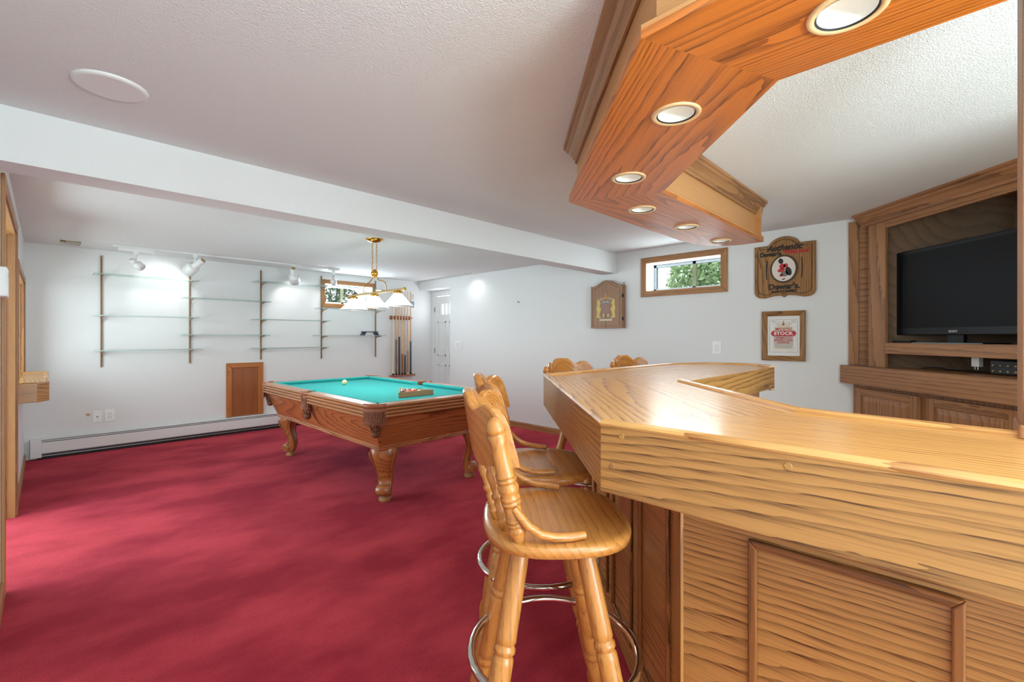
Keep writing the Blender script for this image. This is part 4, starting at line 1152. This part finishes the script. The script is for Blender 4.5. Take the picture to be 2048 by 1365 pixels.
# ---------------------------------------------------------------- pictures on the right wall; own X runs along the wall (towards -Y), own Z up, own -Y to the room
def wall_thing(name, label, cat, y, z):
    return thing(name, label, cat, (XW, y, z), R(-90))
MF = Matrix(((1, 0, 0, 0), (0, 0, -1, 0), (0, 1, 0, 0), (0, 0, 0, 1)))     # (x, up, out) -> local
def flat(name, pts, d0, d1, mat, parent, bevel=0):
    return obj(name, MB().prism(pts, d0, d1, MF), mat, parent, bevel=bevel)
def ell(cx, cz, rx, rz, n=32, rot=0):
    c, s = math.cos(rot), math.sin(rot)
    return [(cx + rx*math.cos(2*math.pi*i/n)*c - rz*math.sin(2*math.pi*i/n)*s, cz + rx*math.cos(2*math.pi*i/n)*s + rz*math.sin(2*math.pi*i/n)*c) for i in range(n)]
def words(name, txt, x, z, size, out, mat, parent, sx=1.0, **kw):
    M = MF @ Matrix.Translation((x, z, out)) @ Matrix.Diagonal((sx, 1, 1, 1))
    return lettering(name, txt, size, mat, parent, M, **kw)

# shield-shaped wooden whisky sign
sg = wall_thing('whisky_sign', 'shield-shaped carved wooden whisky sign with a pale oval medallion', 'sign', 1.150, 1.922)
def shield(k):
    w, zt, zb = .248-k, .228-k, -.262+k
    pts = [(-w, zt), (-.155, zt)]
    n = 12
    rr = .150-k*.6
    cc = .300 - rr - k
    a0 = math.degrees(math.asin(max(-1, min(1, (zt-cc)/rr))))
    pts = [(-w, zt)] + [(-rr*math.cos(R(a0))-.03, zt)] + [(rr*math.cos(R(180-a0-(180-2*a0)*i/n)), cc + rr*math.sin(R(180-a0-(180-2*a0)*i/n))) for i in range(n+1)] + [(rr*math.cos(R(a0))+.03, zt), (w, zt)]
    pts += [(w, zb+.055), (w-.012, zb+.022), (w-.045, zb+.004), (w-.09, zb), (.09, zb+.016), (.03, zb+.022), (0, zb-.002+.004), (-.03, zb+.022), (-.09, zb+.016), (-w+.09, zb), (-w+.045, zb+.004), (-w+.012, zb+.022), (-w, zb+.055)]
    return pts
flat('board', shield(0), 0, .022, SIGNW['Z'], sg, .004)
def outline(pts, r, mat, parent, out, name):
    mb = MB().tube([MF @ Vector((p[0], p[1], out)) for p in pts], r, 5, True)
    return obj(name, mb, mat, parent)
outline(shield(.030), .0032, M_INK, sg, .022, 'carved_line')
outline(shield(.008), .003, SIGNW['X'], sg, .022, 'carved_edge')
flat('oval_ring', ell(.0, .0, .113, .128), .022, .031, plain('dark_ring', lin(70, 52, 36), .5), sg, .003)
flat('medallion', ell(.0, .0, .096, .113), .031, .0335, M_CREAM, sg)
# the printed figure is replaced by plain colour patches
for (cx, cz, rx, rz, m, ro) in ((-.022, .072, .020, .026, M_INK, .3), (-.010, .025, .026, .022, M_RED, .4), (.018, .028, .018, .020, M_RED, -.3), (-.018, -.010, .032, .018, M_RED, .3), (.040, -.025, .024, .042, M_INK, .3), (.008, -.045, .030, .026, plain('grey_ink', lin(120, 110, 104), .6), 0), (-.020, -.058, .014, .012, M_RED, 0), (.0, -.094, .014, .005, M_INK, .4)):
    flat('colour_patch', ell(cx, cz, rx, rz, 14, ro), .0335, .0345, m, sg)
for s in (-1, 1):
    pth = [(s*(.135 + .010*math.cos(R(a))), .105*math.sin(R(a))) for a in range(-60, 61, 12)]
    obj('bracket_line', MB().tube([MF @ Vector((p[0], p[1], .022)) for p in pth], [.002+.004*math.cos(R(a)) for a in range(-60, 61, 12)], 5), M_INK, sg)
words('lettering', 'Authentic', 0, .196, .078, .024, M_INK, sg, .92, depth=.003, shear=.35, offset=.0018)
words('lettering', "Dewar's.", -.105, .145, .056, .024, M_INK, sg, .95, depth=.003, offset=.0022)
words('lettering', '"White Label"', .100, .150, .048, .024, M_RED, sg, .78, depth=.003, offset=.0016)
words('lettering', "Dewar's.", .0, -.162, .072, .024, M_INK, sg, 1.0, depth=.003, offset=.0024)
words('lettering', 'SCOTCH WHISKY', .0, -.205, .027, .024, M_INK, sg, .95, depth=.003, offset=.0012)

# framed mirror print
fp = wall_thing('framed_print', 'white liquor picture with a red lozenge in a wood frame under the whisky sign', 'picture', 1.158, 1.308)
hw, hh, fw_ = .177, .229, .046
for (P, m) in (([(-hw, -hh), (-hw+fw_, -hh+fw_), (-hw+fw_, hh-fw_), (-hw, hh)], 'Z'), ([(hw-fw_, -hh+fw_), (hw, -hh), (hw, hh), (hw-fw_, hh-fw_)], 'Z'),
               ([(-hw+fw_, hh-fw_), (hw-fw_, hh-fw_), (hw, hh), (-hw, hh)], 'X'), ([(-hw, -hh), (hw, -hh), (hw-fw_, -hh+fw_), (-hw+fw_, -hh+fw_)], 'X')):
    n = len(P)
    lo = [MF @ Vector((p[0], p[1], 0)) for p in P]
    inner = {(-hw+fw_), (hw-fw_)}
    up = [MF @ Vector((p[0], p[1], .010 if (abs(abs(p[0])-(hw-fw_)) < 1e-6 and abs(abs(p[1])-(hh-fw_)) < 1e-6) else .024)) for p in P]
    ar = sum(P[i][0]*P[(i+1) % 4][1]-P[(i+1) % 4][0]*P[i][1] for i in range(4))
    if ar < 0: lo.reverse(); up.reverse()
    obj('frame_side', MB().loft([lo, up], smooth=False), SIGNW[m], fp)
flat('print', [(-hw+fw_, -hh+fw_), (hw-fw_, -hh+fw_), (hw-fw_, hh-fw_), (-hw+fw_, hh-fw_)], .001, .006, M_PAPER, fp)
def rrect(cx, cz, w, h, r, n=6):
    p = []
    for (sx, sz, a) in ((1, 1, 0), (-1, 1, 90), (-1, -1, 180), (1, -1, 270)):
        p += [(cx + sx*(w/2-r) + r*math.cos(R(a+90*i/n)), cz + sz*(h/2-r) + r*math.sin(R(a+90*i/n))) for i in range(n+1)]
    return p
outline(rrect(0, 0, .226, .300, .008), .0012, plain('line_grey', lin(150, 140, 132), .6), fp, .006, 'border_line')
flat('label_shape', rrect(0, -.035, .158, .150, .022), .006, .0066, plain('label_silver', lin(196, 188, 178), .4), fp)
flat('label_shape', rrect(0, .062, .150, .050, .012), .006, .0065, plain('label_cream', lin(214, 206, 186), .4), fp)
flat('lozenge_rim', rrect(0, .022, .206, .054, .027), .0066, .0074, plain('rim_grey', lin(170, 120, 112), .4), fp)
flat('lozenge', rrect(0, .022, .196, .046, .023), .0074, .0084, M_RED, fp)
words('lettering', 'IMPORTED', 0, .063, .030, .0068, M_RED, fp, .95, depth=.0006, offset=.0004)
words('lettering', 'STOCK', 0, .022, .042, .0086, M_PAPER, fp, 1.08, depth=.0006, offset=.0016, spacing=1.06)
words('lettering', 'VERMOUTH', 0, -.020, .026, .0070, M_RED, fp, .92, depth=.0006, offset=.0004)
words('lettering', 'BRANDY AND', 0, -.041, .026, .0070, M_RED, fp, .92, depth=.0006, offset=.0004)
words('lettering', 'LIQUEURS', 0, -.062, .024, .0070, M_RED, fp, .92, depth=.0006, offset=.0004)
M_GOLD = plain('gold_ink', lin(190, 164, 112), .5)
flat('crest_mark', rrect(0, .108, .020, .028, .006), .006, .007, plain('crest_rust', lin(176, 104, 60), .5), fp)
flat('crest_mark', ell(0, .133, .006, .008, 12), .006, .007, M_GOLD, fp)
for s in (-1, 1):
    mb = MB()
    for (cx, cz, r) in ((.034, .116, .013), (.056, .112, .009), (.042, .096, .008), (.022, .094, .006)):
        mb.tube([MF @ Vector((s*cx + r*math.cos(2*math.pi*i/12), cz + r*math.sin(2*math.pi*i/12), .006)) for i in range(12)], .0013, 4, True)
    obj('scrollwork', mb, M_GOLD, fp)
    obj('corner_mark', MB().box((s*.062, -.0068, .134), (s*.098, -.0058, .137)).box((s*.066, -.0068, .124), (s*.094, -.0058, .127)), plain('corner_grey', lin(150, 140, 130), .6), fp)
obj('bottom_line', MB().box((-.09, -.0066, -.116), (.09, -.0058, -.111)).box((-.085, -.0066, -.136), (-.02, -.0058, -.134)).box((.02, -.0066, -.136), (.085, -.0058, -.134)), M_GOLD, fp)

# dartboard cabinet with two doors
dc = wall_thing('dartboard_cabinet', 'arched wooden dartboard cabinet with a yellow painted crest on its doors', 'cabinet', 3.010, 1.640)
hw, zb, zs, zt = .215, -.238, .268, .335
def arch(k, half=None, n=16):
    w = hw-k
    pts = []
    for i in range(n+1):
        x = -w + 2*w*i/n; u = abs(x)/w
        z = zs - k + (zt-zs)*(.5+.5*math.cos(math.pi*min(1, u/.86)))
        pts.append((x, z))
    return pts
flat('case', [(hw, zb)] + [(-hw, zb)] + arch(0), 0, .066, DARTW['Z'], dc)
for s in (-1, 1):
    a = [p for p in arch(0) if p[0]*s >= -1e-6]
    a = [(max(abs(p[0]), .0012)*s, p[1]) for p in a]
    poly = [(s*.0012, zb), (s*hw, zb)] + (list(reversed(a)) if s > 0 else a)
    d = flat('door', poly, .068, .086, DARTW['Z'], dc, .002)
    inn = [p for p in arch(.026) if p[0]*s > .003]
    pl = [(s*.003, zb+.026), (s*(hw-.026), zb+.026)] + (list(reversed(inn)) if s > 0 else inn)
    obj('groove', MB().tube([MF @ Vector((p[0], p[1], .086)) for p in pl[:]], .0022, 5), plain('groove_brown', lin(96, 62, 42), .6), d)
for z in (-.13, .14):
    obj('hinge', MB().box((hw, -.082, z-.02), (hw+.006, -.052, z+.02)), M_BLACK, dc)
obj('hook', MB().rod((hw-.01, -.02, zs-.005), (hw-.01, -.02, zs+.035), [(.003, 0), (.003, .6), (.006, .7), (.003, 1)], 8), M_BLACK, dc)
M_YEL = plain('crest_yellow', lin(214, 192, 110), .6); M_PINK = plain('crest_mauve', lin(158, 122, 116), .6); M_LAB = plain('crest_cream', lin(206, 198, 180), .6); M_ORA = plain('crest_orange', lin(196, 142, 84), .6)
e0, e1 = .086, .0872
flat('crest_shield', [(-.055, .09), (.055, .09), (.057, .0), (.035, -.05), (0, -.075), (-.035, -.05), (-.057, .0)], e0, e1, M_PINK, dc)
flat('crest_band', [(-.055, .06), (.055, .06), (.055, .088), (-.055, .088)], e1, e1+.0006, plain('crest_slate', lin(120, 128, 138), .6), dc)
for s in (-1, 1):
    flat('crest_band', [(-.05, .072-s*.012), (-.05, .078-s*.012), (.05, .078+s*.012), (.05, .072+s*.012)], e1+.0006, e1+.0012, M_LAB, dc)
    flat('crest_beast', [(s*.065, -.01), (s*.09, .03), (s*.075, .06), (s*.09, .10), (s*.105, .112), (s*.122, .095), (s*.118, .05), (s*.13, .0), (s*.12, -.05), (s*.13, -.105), (s*.10, -.118), (s*.06, -.112), (s*.09, -.095), (s*.085, -.05)], e0, e1, M_YEL, dc)
    for k in range(4):
        flat('crest_plume', ell(s*(.045+.016*k), .118-.006*k, .005, .012, 8, -s*.5), e0, e1, M_LAB, dc)
flat('crest_crown', [(-.036, .105), (.036, .105), (.044, .135), (.022, .128), (0, .155), (-.022, .128), (-.044, .135)], e0, e1, M_ORA, dc)
flat('crest_cross', [(-.003, .155), (.003, .155), (.003, .178), (-.003, .178)], e0, e1, M_LAB, dc)
flat('crest_ribbon', [(-.088, -.150), (.088, -.150), (.088, -.128), (-.088, -.128)], e0, e1, M_LAB, dc)
for s in (-1, 1):
    flat('crest_tassel', ell(s*.032, -.085, .010, .022, 10), e0, e1, M_LAB, dc)

# ---------------------------------------------------------------- outside the two high windows
bx('ground_outside', (5.25, -1.0, 1.45), (9.5, 5.5, 1.55), M_SIDING, kind='structure')
bx('ground_outside', (1.0, 7.25, 1.45), (6.5, 11, 1.55), M_SIDING, kind='structure')
def leaf_mat(name, c):
    m, nt, b = new_mat(name); N = nt.nodes; L = nt.links
    oi = N.new('ShaderNodeTexCoord'); no = N.new('ShaderNodeTexNoise'); no.inputs['Scale'].default_value = 9
    L.new(oi.outputs['Object'], no.inputs['Vector'])
    mx = N.new('ShaderNodeMix'); mx.data_type = 'RGBA'; mx.inputs['A'].default_value = tuple(x*.5 for x in c[:3])+(1,); mx.inputs['B'].default_value = tuple(min(1, x*1.5) for x in c[:3])+(1,)
    L.new(no.outputs['Fac'], mx.inputs['Factor']); L.new(mx.outputs['Result'], b.inputs['Base Color']); b.inputs['Roughness'].default_value = .6
    return m
def shrub(name, label, cat, loc, rx, ry, h, n, col, sz=.05):
    t = thing(name, label, cat, loc, 0, 'greenery outside the windows')
    mb = MB()
    for k in range(n):
        a = random.uniform(0, 2*math.pi); r = random.random()**.5; z = random.uniform(.02, 1)
        f = (1 - abs(2*z-1)**2.2)**.5
        c = Vector((rx*r*f*math.cos(a), ry*r*f*math.sin(a), h*z))
        u = Vector((random.gauss(0, 1), random.gauss(0, 1), random.gauss(0, .7))).normalized(); w = u.cross(Vector((random.gauss(0, 1), random.gauss(0, 1), random.gauss(0, 1)))).normalized()
        s = sz*random.uniform(.6, 1.3)
        mb.add([c - u*s, c + w*s*.45, c + u*s, c - w*s*.45], [(0, 1, 2, 3)])
    obj('foliage', mb, leaf_mat(name + '_leaf', lin(*col)), t, kind='stuff')
    mb = MB()
    for k in range(4):
        a = random.uniform(0, 6.28)
        mb.tube([(.03*math.cos(a), .03*math.sin(a), 0), (.1*rx*math.cos(a), .1*ry*math.sin(a), h*.35), (.4*rx*math.cos(a), .4*ry*math.sin(a), h*.75)], [.016, .012, .006], 5)
    obj('stems', mb, plain('bark', lin(120, 110, 96), .8), t)
shrub('leafy_shrub', 'bright green shrub outside the window beside the dartboard cabinet', 'shrub', (6.45, 2.62, 1.55), .45, .45, 1.0, 2600, (176, 202, 150))
shrub('leafy_shrub', 'dense green shrub filling the far part of the window near the whisky sign', 'shrub', (6.45, 1.55, 1.55), .5, .5, 1.3, 4200, (168, 196, 140))
shrub('leafy_shrub', 'deep green shrub further out behind the window near the whisky sign', 'shrub', (8.1, 2.3, 1.55), .9, 1.0, 1.9, 4200, (180, 205, 160))
for k, (y, b_, l) in enumerate(((1.98, -.14, 'curved grey trunk leaning outside the window on the right wall'), (1.80, .12, 'pale thin bent trunk outside the window on the right wall'))):
    obj('thin_trunk', MB().tube([(5.70+k*.15, y-b_*1.1, 1.55), (5.71+k*.15, y-b_*.2, 1.85), (5.73+k*.15, y+b_*.5, 2.2), (5.75+k*.15, y+b_*.7, 2.8)], .010, 8), plain('trunk_grey', lin(170, 172, 170), .7), label=l, cat='trunk')
shrub('leafy_shrub', 'grey-green shrub outside the oak-framed window on the shelf wall', 'shrub', (4.05, 8.98, 1.55), .45, .42, 1.1, 1300, (110, 130, 104))
shrub('low_brush', 'tangle of dry brush on the ground outside the shelf wall window', 'brush', (3.9, 8.1, 1.52), 1.0, .4, .38, 1400, (140, 132, 104), .04)
